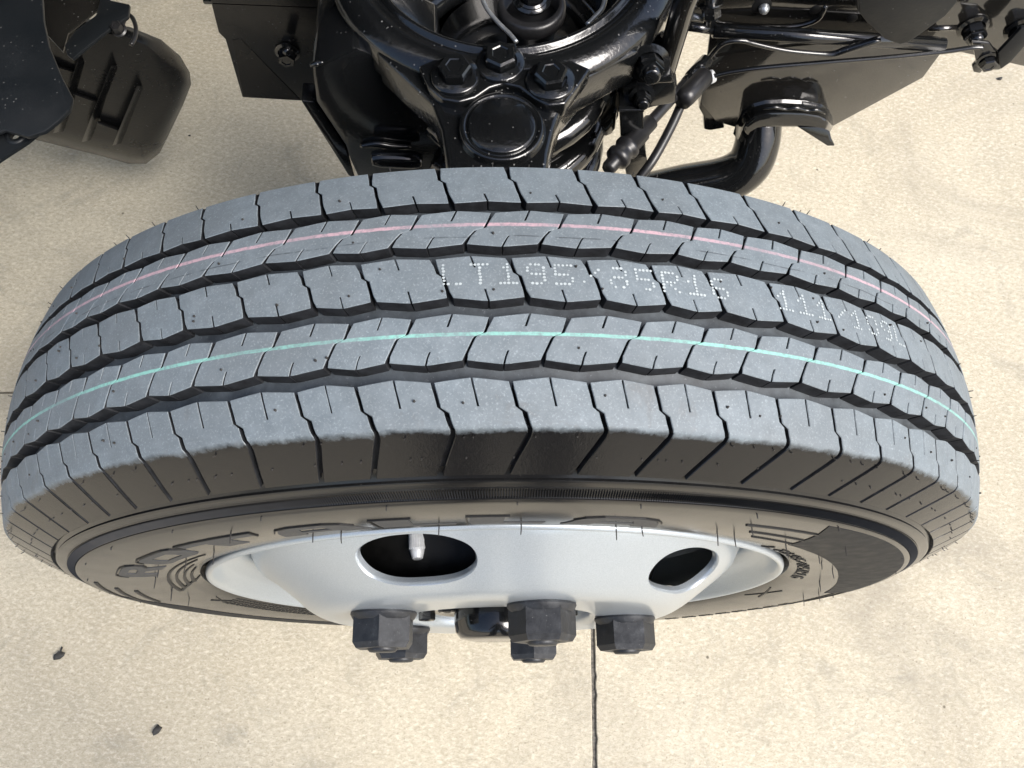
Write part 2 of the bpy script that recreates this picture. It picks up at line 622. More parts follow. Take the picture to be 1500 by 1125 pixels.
# carcass: (y, r) outer side first
prof = [(-y, r) for r, y in SW[:10]]
prof += [(-0.0909, 0.3070), (-0.0905, 0.3124), (-0.0900, 0.3134), (-0.0894, 0.3133), (-0.0888, 0.3137), (-0.0862, 0.3192), (-0.0863, 0.3201), (-0.0857, 0.3208),
         (-0.0850, 0.3243), (-0.0846, 0.3256), (-0.0840, 0.3262), (-0.0826, 0.3258), (-0.0812, 0.3272)]
prof += [(-0.0778, 0.3312), (-0.0722, 0.3428), (-0.0672, 0.3525), (-0.0664, 0.3500)]
GD = 0.0088
NF0 = len(prof)
for k in range(33):
    y = -0.0660 + 0.132 * k / 32
    prof.append((y, crown(y) - GD))
NF1 = len(prof)
prof += [(0.0670, 0.3515), (0.0690, 0.3575), (0.0760, 0.3430), (0.0820, 0.3295), (0.0849, 0.3245)]
prof += [(y, r) for r, y in SW[:10][::-1]]
bm = B()
NS = 240
rings = []
for y, r in prof:
    rings.append([bm.verts.new(polar(360.0 * k / NS, y, r)) for k in range(NS)])
for i, (A, Bq) in enumerate(zip(rings, rings[1:])):
    mi = 1 if NF0 <= i < NF1 - 1 else (2 if NF0 - 4 <= i < NF0 or i >= NF1 - 1 and i < NF1 + 2 else 0)
    for k in range(NS):
        f = bm.faces.new((A[k], A[(k + 1) % NS], Bq[(k + 1) % NS], Bq[k]))
        f.material_index = mi
bmesh.ops.recalc_face_normals(bm, faces=bm.faces[:])
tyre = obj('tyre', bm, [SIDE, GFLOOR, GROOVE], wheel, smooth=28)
tyre.matrix_parent_inverse = Matrix()
tyre.location = WC
tyre['_w'] = (0, 0, 0)          # children are given in wheel-local coordinates

# ---- tread blocks: ribs from outside (5) to inside (1)
RIBS = {
    # path: joint (y, degrees past the shoulder joint), outer end first; edges: (lower joint y, lower notch y, upper joint y, upper notch y)
    4: dict(path=[(-0.0386, 0.94), (-0.0359, 1.06), (-0.0288, 1.58), (-0.0276, 1.72), (-0.0260, 2.36), (-0.0188, 2.82)], e=(-0.0386, -0.0406, -0.0190, -0.0171), slots=(1, 1), m='G', gap=0.0019),
    3: dict(path=[(-0.0087, -0.10), (-0.0055, -0.28), (0.0020, -0.62), (0.0036, -0.98), (0.0075, -1.18), (0.0112, -1.42)], e=(-0.0087, -0.0107, 0.0112, 0.0125), slots=(1, 1), m='N', gap=0.0023),
    2: dict(path=[(0.0197, 0.92), (0.0235, 1.25), (0.0272, 1.72), (0.0286, 2.38), (0.0374, 3.00)], e=(0.0197, 0.0180, 0.0376, 0.0391), slots=(1, 1), m='P', gap=0.0018),
    1: dict(path=[(0.0446, -0.15), (0.0520, -0.55), (0.0585, -0.80), (0.0605, -1.20), (0.0688, -1.40)], e=(0.0446, 0.0456, 0.0688, 0.0688), slots=(1, 0), m='N', gap=0.0023),
}
# the shoulder rib runs over the edge and down the buttress: rows (y, r, joint degrees, wall depth)
SH = [(-0.0478, None, -1.37, .0085), (-0.0510, None, -1.26, .0085), (-0.0535, None, -1.15, .0085), (-0.0595, None, -0.92, .0085), (-0.0618, None, -0.40, .0085),
      (-0.0650, None, -0.26, .0080), (-0.0675, None, -0.12, .007), (-0.0690, 0.3578, 0.00, .006), (-0.0701, 0.3562, 0.00, .0045),
      (-0.0712, 0.3540, -0.10, .0042), (-0.0735, 0.3492, -0.36, .0040), (-0.0765, 0.3428, -0.76, .0038), (-0.0795, 0.3362, -1.16, .0034), (-0.0823, 0.3300, -1.52, .0030)]


def grid_block(P, slots, name, mats):
    """P[row][col] = (point, inward vector*depth); slots = set of (row, col) quads left out. Walls follow every free edge."""
    bm = B()
    nr, nc = len(P), len(P[0])
    V = [[bm.verts.new(P[i][j][0]) for j in range(nc)] for i in range(nr)]
    inward = {}
    for i in range(nr):
        for j in range(nc):
            inward[V[i][j]] = P[i][j][1]
    for i in range(nr - 1):
        for j in range(nc - 1):
            if (i, j) in slots: continue
            bm.faces.new((V[i][j], V[i][j + 1], V[i + 1][j + 1], V[i + 1][j]))
    for v in [v for v in bm.verts if not v.link_faces]:
        bm.verts.remove(v)
    bmesh.ops.recalc_face_normals(bm, faces=bm.faces[:])
    f0 = next(iter(bm.faces))
    if f0.normal.dot(inward[f0.verts[0]]) > 0:
        for f in bm.faces: f.normal_flip()
    bm.normal_update()
    for f in bm.faces: f.smooth = True
    be = [e for e in bm.edges if len(e.link_faces) == 1]
    out = {}
    for e in be:
        f = e.link_faces[0]
        mid = (e.verts[0].co + e.verts[1].co) / 2
        t = (e.verts[1].co - e.verts[0].co).normalized()
        n = t.cross(f.normal)
        if n.dot(mid - f.calc_center_median()) < 0: n = -n
        for v in e.verts: out.setdefault(v, []).append(n)
    r1, r2 = {}, {}
    for v, ns in out.items():
        n = sum(ns, Vector())
        if n.length < 1e-6: n = ns[0]
        n = n.normalized()
        a = inward[v]
        an = a.normalized()
        r1[v] = bm.verts.new(v.co + n * 0.00035 + an * 0.00035)
        r2[v] = bm.verts.new(v.co + n * 0.00045 + a)
    for e in be:
        a, b = e.verts
        f = e.link_faces[0]
        ls = [l for l in f.loops if l.edge == e][0]
        a, b = ls.vert, ls.link_loop_next.vert
        q = bm.faces.new((b, a, r1[a], r1[b])); q.material_index = 0
        q2 = bm.faces.new((r1[b], r1[a], r2[a], r2[b])); q2.material_index = 1
        e.smooth = False
        for ee in q.edges:
            ee.smooth = False if ee is e else ee.smooth
    me = bpy.data.meshes.new(name)
    bm.to_mesh(me)
    bm.free()
    for m_ in mats: me.materials.append(m_)
    return me


def rows_with(vs, extra):
    return sorted(set(round(x, 4) for x in list(vs) + list(extra)))


def rib_mesh(rib, pitch):
    if rib == 5:
        us = [0, .12, .28, .42, .479, .521, .58, .72, .88, 1]
        P = []
        for (y, r, th, dep) in SH:
            g = 0.0022 / 0.36 * 57.3 if y > -0.0598 else 0.0029 / 0.36 * 57.3
            if y < -0.0705: g = 0.0034 / 0.34 * 57.3
            row = []
            for u in us:
                tri = 1 - abs(2 * u - 1)
                fade = max(0.0, min(1.0, (y + 0.0560) / 0.0082))
                yy = y + (-0.0009 + 0.0019 * tri) * fade
                rr = crown(yy) if r is None else r
                nrm = Vector((0, -1, 0.22)) if False else None
                t = th + g / 2 + u * (pitch - g)
                p = polar(t, yy, rr)
                # inward direction: radial on the tread, square to the slope on the buttress
                k = 0.0 if y > -0.066 else min(1.0, (-0.066 - y) / 0.006)
                a = polar(t, 0, 1) * -(1 - k * 0.58) + Vector((0, 0.9 * k, 0))
                row.append((p, a.normalized() * dep))
            P.append(row)
        slots = {(i, 4) for i in range(0, 3)}
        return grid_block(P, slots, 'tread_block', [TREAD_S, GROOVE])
    d = RIBS[rib]
    path = d['path']
    y0, y1 = path[0][0], path[-1][0]
    depth_v = 0.0052 / (y1 - y0)
    vs = [0, depth_v, 1 - depth_v, 1] + [(y - y0) / (y1 - y0) for y, _ in path] + [.5]
    vs = rows_with(vs, [])
    us = [0, .12, .28, .42, .480, .520, .58, .72, .88, 1]
    g = d['gap'] / 0.365 * 57.3
    e = d['e']
    P = []
    for v in vs:
        row = []
        for u in us:
            tri = 1 - abs(2 * u - 1)
            yb = e[0] + (e[1] - e[0]) * tri
            yt = e[2] + (e[3] - e[2]) * tri
            y = yb + (yt - yb) * v
            gg = g
            if v < 0.12 or v > 0.9: gg = g * 1.45
            t = interp(path, y0 + v * (y1 - y0)) + gg / 2 + u * (pitch - gg)
            p = polar(t, y, crown(y))
            row.append((p, polar(t, 0, -1) * 0.0086))
        P.append(row)
    slots = set()
    for i in range(len(vs) - 1):
        mid = (vs[i] + vs[i + 1]) / 2
        if d['slots'][0] and mid < depth_v: slots.add((i, 4))
        if d['slots'][1] and mid > 1 - depth_v: slots.add((i, 4))
    mt = {'G': TREAD_G, 'N': TREAD, 'P': TREAD_P}[d['m']]
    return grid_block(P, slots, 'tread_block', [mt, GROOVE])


S_, M_, L_ = 4.55, 4.95, 5.53
seq_front = [S_, S_, M_, S_, L_, L_, S_, L_, L_, L_, M_, S_, L_, L_, M_, M_]
rest = [L_] * 18 + [M_] * 27 + [S_] * 10
random.seed(3)
random.shuffle(rest)
fix = (360.0 - sum(seq_front) - sum(rest)) / len(rest)
meshes = {}
th = -42.45
far_bm = B()
far_mats = {}
for i, pch in enumerate(seq_front + rest):
    rel = (th + pch / 2 + 180) % 360 - 180
    for rib in (5, 4, 3, 2, 1):
        key = (rib, pch)
        if key not in meshes: meshes[key] = rib_mesh(rib, pch)
        if abs(rel) < 80:
            o = bpy.data.objects.new('tread_block', meshes[key])
            col.objects.link(o)
            o.parent = tyre
            o.rotation_euler = (0, R(th), 0)
        else:
            me = meshes[key].copy()
            me.transform(Matrix.Rotation(R(th), 4, 'Y'))
            n0 = len(far_bm.faces)
            far_bm.from_mesh(me)
            far_bm.faces.ensure_lookup_table()
            for f in far_bm.faces[n0:]:
                f.material_index = f.material_index if f.material_index == 1 else (2 if rib == 5 else 0)
            bpy.data.meshes.remove(me)
    th += pch + (fix if i >= len(seq_front) else 0)
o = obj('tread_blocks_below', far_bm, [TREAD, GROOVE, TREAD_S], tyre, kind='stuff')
o.matrix_parent_inverse = Matrix()


def tobj(name, bm, m, smooth=None, kind=None, label=None):
    o = obj(name, bm, m, tyre, smooth=smooth, kind=kind, label=label)
    o.matrix_parent_inverse = Matrix()
    return o


# ---- fine serrated band on the upper sidewall
bm = B()
NB = 1500
for k in range(NB):
    a0, a1 = 360.0 * k / NB, 360.0 * (k + 0.5) / NB
    am = (a0 + a1) / 2
    q = []
    for a, hgt in ((a0, 0.0), (am, 0.0009), (a1, 0.0)):
        q.append((bm.verts.new(polar(a + 0.06, -0.0890 - hgt * .9, 0.3140)), bm.verts.new(polar(a, -0.0866 - hgt * .9, 0.3190))))
    bm.faces.new((q[0][0], q[1][0], q[1][1], q[0][1]))
    bm.faces.new((q[1][0], q[2][0], q[2][1], q[1][1]))
bmesh.ops.recalc_face_normals(bm, faces=bm.faces[:])
tobj('serrated_band', bm, MATTE, kind='stuff')

# ---- embossed lettering and marks on the outer sidewall
def side_pt(th, r, h):
    return polar(th, -(sw(r) + h), r)


def densify(poly, step):
    out = []
    n = len(poly)
    for i in range(n):
        a, b = poly[i], poly[(i + 1) % n]
        L = math.hypot(b[0] - a[0], b[1] - a[1])
        k = max(1, int(L / step))
        for j in range(k):
            out.append((a[0] + (b[0] - a[0]) * j / k, a[1] + (b[1] - a[1]) * j / k))
    return out


def emboss(bm, loops, h=0.0006, base=-0.0002):
    """loops: outlines as (degrees, radius); the first is the outside, others holes"""
    t = bmesh.new()
    es = []
    for lp in loops:
        vs = [t.verts.new((a * 0.00475, r, 0)) for a, r in densify([(a, r) for a, r in lp], 0.9)]
        for i in range(len(vs)): es.append(t.edges.new((vs[i], vs[(i + 1) % len(vs)])))
    bmesh.ops.triangle_fill(t, use_beauty=True, use_dissolve=False, edges=es)
    xs_ = [v.co.x for v in t.verts]
    ys_ = [v.co.y for v in t.verts]
    for lo_, hi_, st_, ax_ in ((min(ys_), max(ys_), .0025, 1), (min(xs_), max(xs_), .010, 0)):
        c_ = lo_ + st_
        while c_ < hi_ - st_ * .3:
            no_ = (1, 0, 0) if ax_ == 0 else (0, 1, 0)
            bmesh.ops.bisect_plane(t, geom=t.verts[:] + t.edges[:] + t.faces[:], plane_co=(c_, c_, 0), plane_no=no_)
            c_ += st_
    r = bmesh.ops.extrude_face_region(t, geom=t.faces[:])
    top = {v for v in r['geom'] if isinstance(v, bmesh.types.BMVert)}
    for v in t.verts:
        a, rr = v.co.x / 0.00475, v.co.y
        v.co = side_pt(a, rr, h if v in top else base)
    bmesh.ops.recalc_face_normals(t, faces=t.faces[:])
    join(bm, t)


def outline(poly, wd):
    """closed ridge of width wd (in unit of radius metres) around a polygon given in (deg, r)"""
    q = [(a * 0.00475, r) for a, r in poly]
    n = len(q)
    area = sum(q[i][0] * q[(i + 1) % n][1] - q[(i + 1) % n][0] * q[i][1] for i in range(n))
    sg = 1 if area < 0 else -1

    def off(d):
        res = []
        for i in range(n):
            p0, p1, p2 = q[i - 1], q[i], q[(i + 1) % n]
            def nrm(a, b):
                dx, dy = b[0] - a[0], b[1] - a[1]
                L = math.hypot(dx, dy) or 1
                return (-dy / L * sg, dx / L * sg)
            n1, n2 = nrm(p0, p1), nrm(p1, p2)
            bx, by = n1[0] + n2[0], n1[1] + n2[1]
            L2 = bx * bx + by * by
            k = 2 * d / max(L2, 0.9)
            res.append(((p1[0] + bx * k) / 0.00475, p1[1] + by * k))
        return res
    return off


GLY = {
    'R': ([(0, 0), (0, .72), (.05, .9), (.14, 1), (.74, 1), (.90, .93), (.97, .78), (.95, .60), (.82, .48), (1.0, 0), (.70, 0), (.56, .38), (.30, .38), (.30, 0)], [(.30, .58), (.64, .58), (.70, .69), (.64, .80), (.30, .80)]),
    'O': ([(.12, 0), (.03, .10), (0, .3), (.02, .70), (.09, .92), (.2, 1), (.85, 1), (.95, .92), (1, .7), (.98, .3), (.93, .10), (.83, 0)], [(.28, .26), (.70, .26), (.73, .5), (.70, .74), (.28, .74), (.25, .5)]),
    'T': ([(0, .74), (.02, 1), (1, 1), (.98, .74), (.66, .74), (.64, 0), (.34, 0), (.34, .74)], None),
    'A': ([(0, 0), (.10, .62), (.18, .88), (.32, 1), (.68, 1), (.82, .88), (.90, .62), (1, 0), (.72, 0), (.69, .24), (.31, .24), (.28, 0)], [(.33, .46), (.67, .46), (.63, .74), (.37, .74)]),
    'L': ([(0, 0), (.03, 1), (.46, 1), (.44, .28), (1, .28), (.97, 0)], None),
}
for ch, a0, a1 in (('R', -67.8, -57.6), ('O', -55.4, -43.0), ('T', -41.6, -28.6), ('A', -27.0, -14.8), ('L', -13.2, -4.2), ('L', -2.7, 6.0), ('A', 8.0, 20.3)):
    outer, hole = GLY[ch]
    lh = 0.0255 if ch == 'R' else 0.0225
    mp = lambda pl: [(a0 + (a1 - a0) * x, 0.2606 + lh * y) for x, y in pl]
    lp = [mp(outer)] + ([mp(hole)] if hole else [])
    fill, edge = B(), B()
    emboss(fill, lp, 0.0004)
    off = outline(mp(outer), 0)
    i0, i1 = {'R': (1, 9), 'O': (3, 9), 'T': (0, 4), 'A': (1, 7), 'L': (0, 3)}[ch]
    emboss(edge, [off(0.0021)[i0:i1] + off(0.0013)[i0:i1][::-1]], 0.0007)
    tobj('raised_letter', fill, LETTER)
    tobj('letter_outline', edge, LINE)

# matte sweep panel and its lines on the right, bars and arcs on the left
bm = B()
emboss(bm, [[(44.5, 0.2615), (40.5, 0.2905), (37.8, 0.3078), (44, 0.3092), (52, 0.3098), (60, 0.3098), (68, 0.3098), (76, 0.3098), (86, 0.3098), (97, 0.3098), (97.5, 0.287), (90, 0.2795), (82.6, 0.272), (76, 0.2672), (69.1, 0.2640), (63, 0.2622), (57.2, 0.2612), (51, 0.2606)]], 0.0004)
tobj('matte_sweep_panel', bm, MATTE)
bm = B()
up_ = [(-88 - 4 * k, .3098) for k in range(19)]
dn_ = [(-160 + 4 * k, .2760 + .0006 * k) for k in range(15)] + [(-98, .2930), (-92, .3040)]
emboss(bm, [up_ + dn_], 0.0004)
tobj('matte_sweep_panel', bm, MATTE)
bm = B()
for (a0, r0, a1, r1, wd) in ((28.7, .2895, 40.6, .2925, .0016), (32.1, .2755, 42.4, .2772, .0013), (35.3, .2640, 44.0, .2650, .0011)):
    emboss(bm, [[(a0, r0 - wd / 2), (a1, r1 - wd / 2), (a1, r1 + wd / 2), (a0, r0 + wd / 2)]], 0.0007)
for (a0, r0, a1, r1, wd) in ((-75.2, .3045, -92, .3095, .0028), (-79.9, .2948, -94, .3020, .0028), (-82.7, .2838, -96, .2900, .0030), (97, .297, 112, .302, .0012), (97, .305, 110, .308, .0012)):
    n = max(2, int(abs(a1 - a0) / 4))
    up = [(a0 + (a1 - a0) * k / n, r0 + (r1 - r0) * k / n) for k in range(n + 1)]
    emboss(bm, [[(a, r + wd / 2) for a, r in up] + [(a, r - wd / 2) for a, r in up[::-1]]], 0.0006)
for k, (rr, a0, a1) in enumerate(((.2535, -46, -86), (.2478, -52, -83), (.2425, -58, -81), (.2375, -62, -79))):
    n = 14
    up = [(a0 + (a1 - a0) * j / n, rr) for j in range(n + 1)]
    wd = [.0006 + .0022 * (j / n) for j in range(n + 1)]
    emboss(bm, [[(a, r + w_ / 2) for (a, r), w_ in zip(up, wd)] + [(a, r - w_ / 2) for (a, r), w_ in list(zip(up, wd))[::-1]]], 0.0006)
emboss(bm, [[(-85.0, .2525), (-75.0, .2325), (-75.8, .2318), (-86.2, .2520)]], 0.0006)
# crossed strokes near the bead and rows of fine print too small to read
for (a0, r0, a1, r1) in ((-98, .244, -106, .252), (-100, .253, -106, .242), (98, .240, 108, .252), (99, .252, 109, .241)):
    wd = .0011
    emboss(bm, [[(a0, r0), (a1, r1), (a1 + .3, r1 - wd), (a0 + .3, r0 - wd)]], 0.0006)
random.seed(11)
for row in range(4):
    a = -104.0
    rr = .2365 + .0042 * row
    while a > -138:
        d = random.uniform(.5, 1.3)
        emboss(bm, [[(a, rr), (a - d, rr), (a - d, rr + .0022), (a, rr + .0022)]], 0.0004)
        a -= d + random.uniform(.3, .5)
for a in range(112, 142, 4):
    emboss(bm, [[(a, .297), (a + 2.6, .297), (a + 2.4, .306), (a + 1.6, .300), (a + .3, .306)]], 0.0006)
tobj('sidewall_marking', bm, LINE, kind='stuff')

# small size lettering by the bead on the right
FONT = {'L': "10000 10000 10000 10000 10000 10000 11111", 'T': "11111 00100 00100 00100 00100 00100 00100", '1': "00100 01100 10100 00100 00100 00100 11111",
        '9': "01110 10001 10001 01111 00001 00001 01110", '5': "11111 10000 10000 11110 00001 00001 11110", '/': "00000 00001 00010 00100 01000 10000 00000",
        '8': "01110 10001 10001 01110 10001 10001 01110", 'R': "11110 10001 10001 11110 10100 10010 10001", '6': "01110 10000 10000 11110 10001 10001 01110",
        '0': "01110 10001 10001 10001 10001 10001 01110"}
bm = B()
a = 47.0
for ch in 'LT195/85R16':
    rows = FONT[ch].split()
    for j, row in enumerate(rows):
        for i, b in enumerate(row):
            if b == '1':
                x0, r0 = a + i * .50, .2462 - j * .00125
                emboss(bm, [[(x0, r0), (x0 + .52, r0), (x0 + .52, r0 - .00128), (x0, r0 - .00128)]], 0.0006)
    a += 3.5
tobj('size_lettering', bm, LINE)

# dotted white print on the centre rib
bm = B()


def dots(text, a0, adv, ytop):
    a = a0
    for ch in text:
        for j, row in enumerate(FONT[ch].split()):
            for i, b in enumerate(row):
                if b == '1' and random.random() > .07:
                    aa = a + i * .295 + j * .02 + random.uniform(-.03, .03)
                    yy = ytop - j * .00165 + random.uniform(-.0001, .0001)
                    rad = random.uniform(.00052, .00074)
                    vs = []
                    for k in range(9):
                        t = 2 * math.pi * k / 9
                        y2 = yy + math.sin(t) * rad
                        vs.append(bm.verts.new(polar(aa + math.degrees(math.cos(t) * rad * 1.15 / .369), y2, crown(y2) + .00025)))
                    bm.faces.new(vs)
        a += adv


dots('LT195/85R16', -3.35, 2.02, 0.0078)
bmesh.ops.recalc_face_normals(bm, faces=bm.faces[:])
tobj('dotted_size_print', bm, INK, label='row of white dotted characters reading LT195/85R16')
bm = B()
dots('111/109L', 22.75, 1.98, 0.0078)
bmesh.ops.recalc_face_normals(bm, faces=bm.faces[:])
tobj('dotted_load_print', bm, INK, label='fainter row of white dotted characters farther right')

# rubber whiskers left by the mould vents
bm = B()
random.seed(21)


def whisker(th, y, r, dirv, L, rad=.0005):
    p = polar(th, y, r)
    bend = Vector((random.uniform(-.14, .14), 0, random.uniform(-.18, .05)))
    d = Vector(dirv).normalized()
    tube(bm, [p, p + d * L * .5, p + (d + bend * .6).normalized() * L], [rad, rad * .9, rad * .7], 5, 3)


for a in [-95, -88, -80, -72, -63, -52, -41, -30, -21, -18, -8, 4, 14, 18, 29, 31, 33, 44, 50, 55, 63, 73, 84, 88, 99, 106]:
    rr = random.choice([.256, .262, .287, .262])
    whisker(a + random.uniform(-2, 2), -sw(rr) + .0004, rr, (0, -1, 0), random.uniform(.005, .009), .00042)
for k in range(54):
    a = -110 + 220 * k / 53 + random.uniform(-1, 1)
    rr = .3085
    if k % 3 == 0: whisker(a, -sw(rr) + .0004, rr, (0, -1, 0), random.uniform(.001, .003))
for k in range(120):
    a = -90 + 180 * k / 119 + random.uniform(-.6, .6)
    c = polar(a, 0, 1)
    if random.random() < .25: whisker(a, .0692, crown(.069) - .0004, c + Vector((0, .5, 0)), random.uniform(.001, .003), .0003)
    if random.random() < .5: whisker(a, -.077, .3418, Vector((0, -1, 0)) + c * .4, random.uniform(.0004, .0011), .0005)
    if random.random() < .35: whisker(a, -.0712, .3545, Vector((0, -.6, 0)) + c, random.uniform(.0008, .0024), .0004)
    for _ in range(2):
        yy = random.choice([-.056, -.033, -.004, .007, .025, .052]) + random.uniform(-.002, .002)
        if random.random() < .45: whisker(a, yy, crown(yy) - .0003, c, random.uniform(.0007, .0016), .0007)
for k in range(12):
    a = random.choice([-1, 1]) * random.uniform(54, 62)
    yy = random.uniform(-.066, .04)
    whisker(a, yy, crown(yy) - .0003, polar(a, 0, 1), random.uniform(.0015, .0035), .0004)
tobj('rubber_whisker', bm, WHISK, kind='stuff')

# ---- rim (well and flange)
bm = B()
rimp = [(.2225, -.0765), (.2266, -.0782), (.2282, -.0812), (.2285, -.0840), (.2276, -.0862), (.2260, -.0869), (.2243, -.0861), (.2230, -.0832), (.2216, -.0785), (.2198, -.0742),
        (.2165, -.0712), (.2110, -.0690), (.2062, -.0655), (.2038, -.0600), (.2020, -.050), (.200, -.030), (.199, 0.0), (.200, .05), (.208, .066), (.2285, .086), (.2225, .0765)]
rr_ = [[bm.verts.new(polar(360.0 * k / 160, y, r) + WC) for k in range(160)] for r, y in rimp]
for A, Bq in zip(rr_, rr_[1:]):
    for k in range(160): bm.faces.new((A[k], A[(k + 1) % 160], Bq[(k + 1) % 160], Bq[k]))
bmesh.ops.recalc_face_normals(bm, faces=bm.faces[:])
rim = obj('rim', bm, SILVER, wheel, smooth=50)

# ---- dished disc with five hand holes
DP = [(.0735, .100), (.0740, .1085), (.0752, .1112), (.078, .1130), (.084, .1138), (.095, .1140), (.118, .1140), (.128, .1138), (.136, .1128), (.1425, .1108), (.148, .1080), (.154, .1045), (.162, .0990), (.174, .0905), (.184, .0832),
      (.190, .0782), (.1945, .0730), (.1975, .0670), (.1990, .058), (.2005, .044)]
DP.sort()


def dy(r):
    # smooth table lookup
    h = .0012
    return (interp(DP, r - h) + interp(DP, r) * 2 + interp(DP, r + h)) / 4


bm = B()
NSEC = 40
RI, RO = .1470, .1974
TH5 = [-18 + 72 * k for k in range(5)]


def dpt(th, r):
    return polar(th, -dy(r), r) + WC


def ringfaces(rads):
    rs = [[bm.verts.new(dpt(-18 - 36 + 72.0 * k / NSEC, r)) for k in range(NSEC * 5)] for r in rads]
    for A, Bq in zip(rs, rs[1:]):
        n = len(A)
        for k in range(n): bm.faces.new((A[k], A[(k + 1) % n], Bq[(k + 1) % n], Bq[k]))


ringfaces([.0735, .0738, .0745, .0755, .077, .079, .082, .088, .096, .105, .114, .120, .125, .129, .133, .137, .141, .144, RI])
ringfaces([RO, .1984, .199, .200, .2005])
MS = 12
for c5 in TH5:
    bd = []
    for k in range(NSEC): bd.append((-36 + 72.0 * k / NSEC, RI))
    for k in range(MS): bd.append((36, RI + (RO - RI) * k / MS))
    for k in range(NSEC): bd.append((36 - 72.0 * k / NSEC, RO))
    for k in range(MS): bd.append((-36, RO - (RO - RI) * k / MS))
    rc, ax, ar = .1698, 14.2, .0188
    loops = []
    el = []
    for (a, r) in bd:
        ph = math.atan2((r - rc) / ar, a / ax)
        ca, sa = math.cos(ph), math.sin(ph)
        e = 2.0 / 2.3
        el.append((ax * abs(ca) ** e * (1 if ca >= 0 else -1), rc + ar * abs(sa) ** e * (1 if sa >= 0 else -1)))
    rows = [[bm.verts.new(dpt(c5 + a, r)) for a, r in bd]]
    for t in (.65, .4, .22, .11, .045, 0.0):
        rows.append([bm.verts.new(dpt(c5 + ea + (a - ea) * t, er + (r - er) * t)) for (a, r), (ea, er) in zip(bd, el)])
    # turned-in lip round the hole
    nrm = (dpt(c5, rc + .004) - dpt(c5, rc - .004)).normalized().cross(polar(c5 + 90, 0, 1))
    if nrm.y < 0: nrm = -nrm
    cen = dpt(c5, rc)
    for sh, dep in ((.0003, .0004), (.0011, .0012), (.0015, .0026), (.0016, .0062)):
        row = []
        for (ea, er) in el:
            p = dpt(c5 + ea, er)
            inw = (cen - p); inw -= nrm * inw.dot(nrm)
            row.append(bm.verts.new(p + inw.normalized() * sh + nrm * dep))
        rows.append(row)
    for A, Bq in zip(rows, rows[1:]):
        n = len(A)
        for k in range(n): bm.faces.new((A[k], A[(k + 1) % n], Bq[(k + 1) % n], Bq[k]))
bmesh.ops.remove_doubles(bm, verts=bm.verts[:], dist=0.00005)
bmesh.ops.recalc_face_normals(bm, faces=bm.faces[:])
obj('wheel_disc', bm, SILVER, wheel, smooth=60)

# ---- wheel nuts on their studs
FACE = -.1140
for k, rot in zip(range(5), (0, 0, 30, 15, 30)):
    a = 18 + 72 * k
    p = polar(a, FACE, .104) + WC
    bm = B()
    t = bmesh.new()
    lathe(t, [(.0, .0), (.0245, .0), (.0248, .0015), (.0232, .0045), (.0215, .006)], p, (0, -1, 0), 28)
    join(bm, t)
    hexbolt(bm, p, (0, -1, 0), .0412, .0258, R(rot), flange=None, fh=0)
    n = obj('lug_nut', bm, NUT, wheel, smooth=25)
    b2 = B()
    lathe(b2, [(.0108, .018), (.0108, .0268), (.0095, .0282), (.0, .0282)], p, (0, -1, 0), 18)
    obj('stud', b2, NUT, n, smooth=40)

# ---- hub, drum and valve
bm = B()
lathe(bm, [(.0, .130), (.022, .1302), (.0300, .1285), (.0338, .1240), (.0350, .116), (.0355, .06)], WC, (0, -1, 0), 40)
obj('hub_cap', bm, BLACK, wheel, smooth=40)
bm = B()
lathe(bm, [(.034, .104), (.045, .1045), (.052, .107), (.066, .107), (.0705, .1045), (.0712, .04)], WC, (0, -1, 0), 48)
for k in range(6):
    hexbolt(bm, polar(20 + 60 * k, -.107, .059) + WC, (0, -1, 0), .012, .006, 0, flange=None, fh=0)
obj('hub', bm, CAST, wheel, smooth=35)
bm = B()
lathe(bm, [(.115, .098), (.124, .092), (.129, .080), (.133, .050), (.168, .045), (.184, .040), (.188, .030), (.188, -.070), (.175, -.078), (.05, -.078)], WC, (0, -1, 0), 64)
obj('brake_drum', bm, DRUMM, wheel, smooth=35)
bm = B()
p1, p2 = at(611, 777, y=-.064), at(611.5, 819, y=-.0845)
ax = (p2 - p1).normalized()
L = (p2 - p1).length
t = bmesh.new()
lathe(t, [(.0, .0), (.0056, .0), (.0060, .0012), (.0060, L * .66), (.0052, L * .70), (.0052, L * .74), (.0044, L * .86), (.0038, L * .97), (.0030, L), (.0, L)], p1, ax, 48)
for v in t.verts:      # knurled grip
    q = v.co - p1
    hgt = q.dot(ax)
    rad = q - ax * hgt
    if .001 < hgt < L * .66 and rad.length > .005:
        u, vv, _ = frame(ax)
        if round(math.atan2(rad.dot(vv), rad.dot(u)) / (2 * math.pi) * 48) % 2: v.co -= rad.normalized() * .0006
join(bm, t)
vcap = bm
bm = B()
q0 = polar(-14.5, -.040, .199) + WC
tube(bm, [q0, q0 * .5 + p1 * .5 + Vector((0, .004, .002)), p1 - ax * .004, p1 + ax * .002], .0042, 10, 5)
vst = obj('valve_stem', bm, ZINC, wheel, smooth=40)
obj('valve_cap', vcap, STEEL, vst, smooth=30)

# ------------------------------------------------------------------ upper control arm
def PZ(pts, z): return [at(x, y, z=z) for x, y in pts]
def PY(pts, y_): return [at(x, q, y=y_) for x, q in pts]


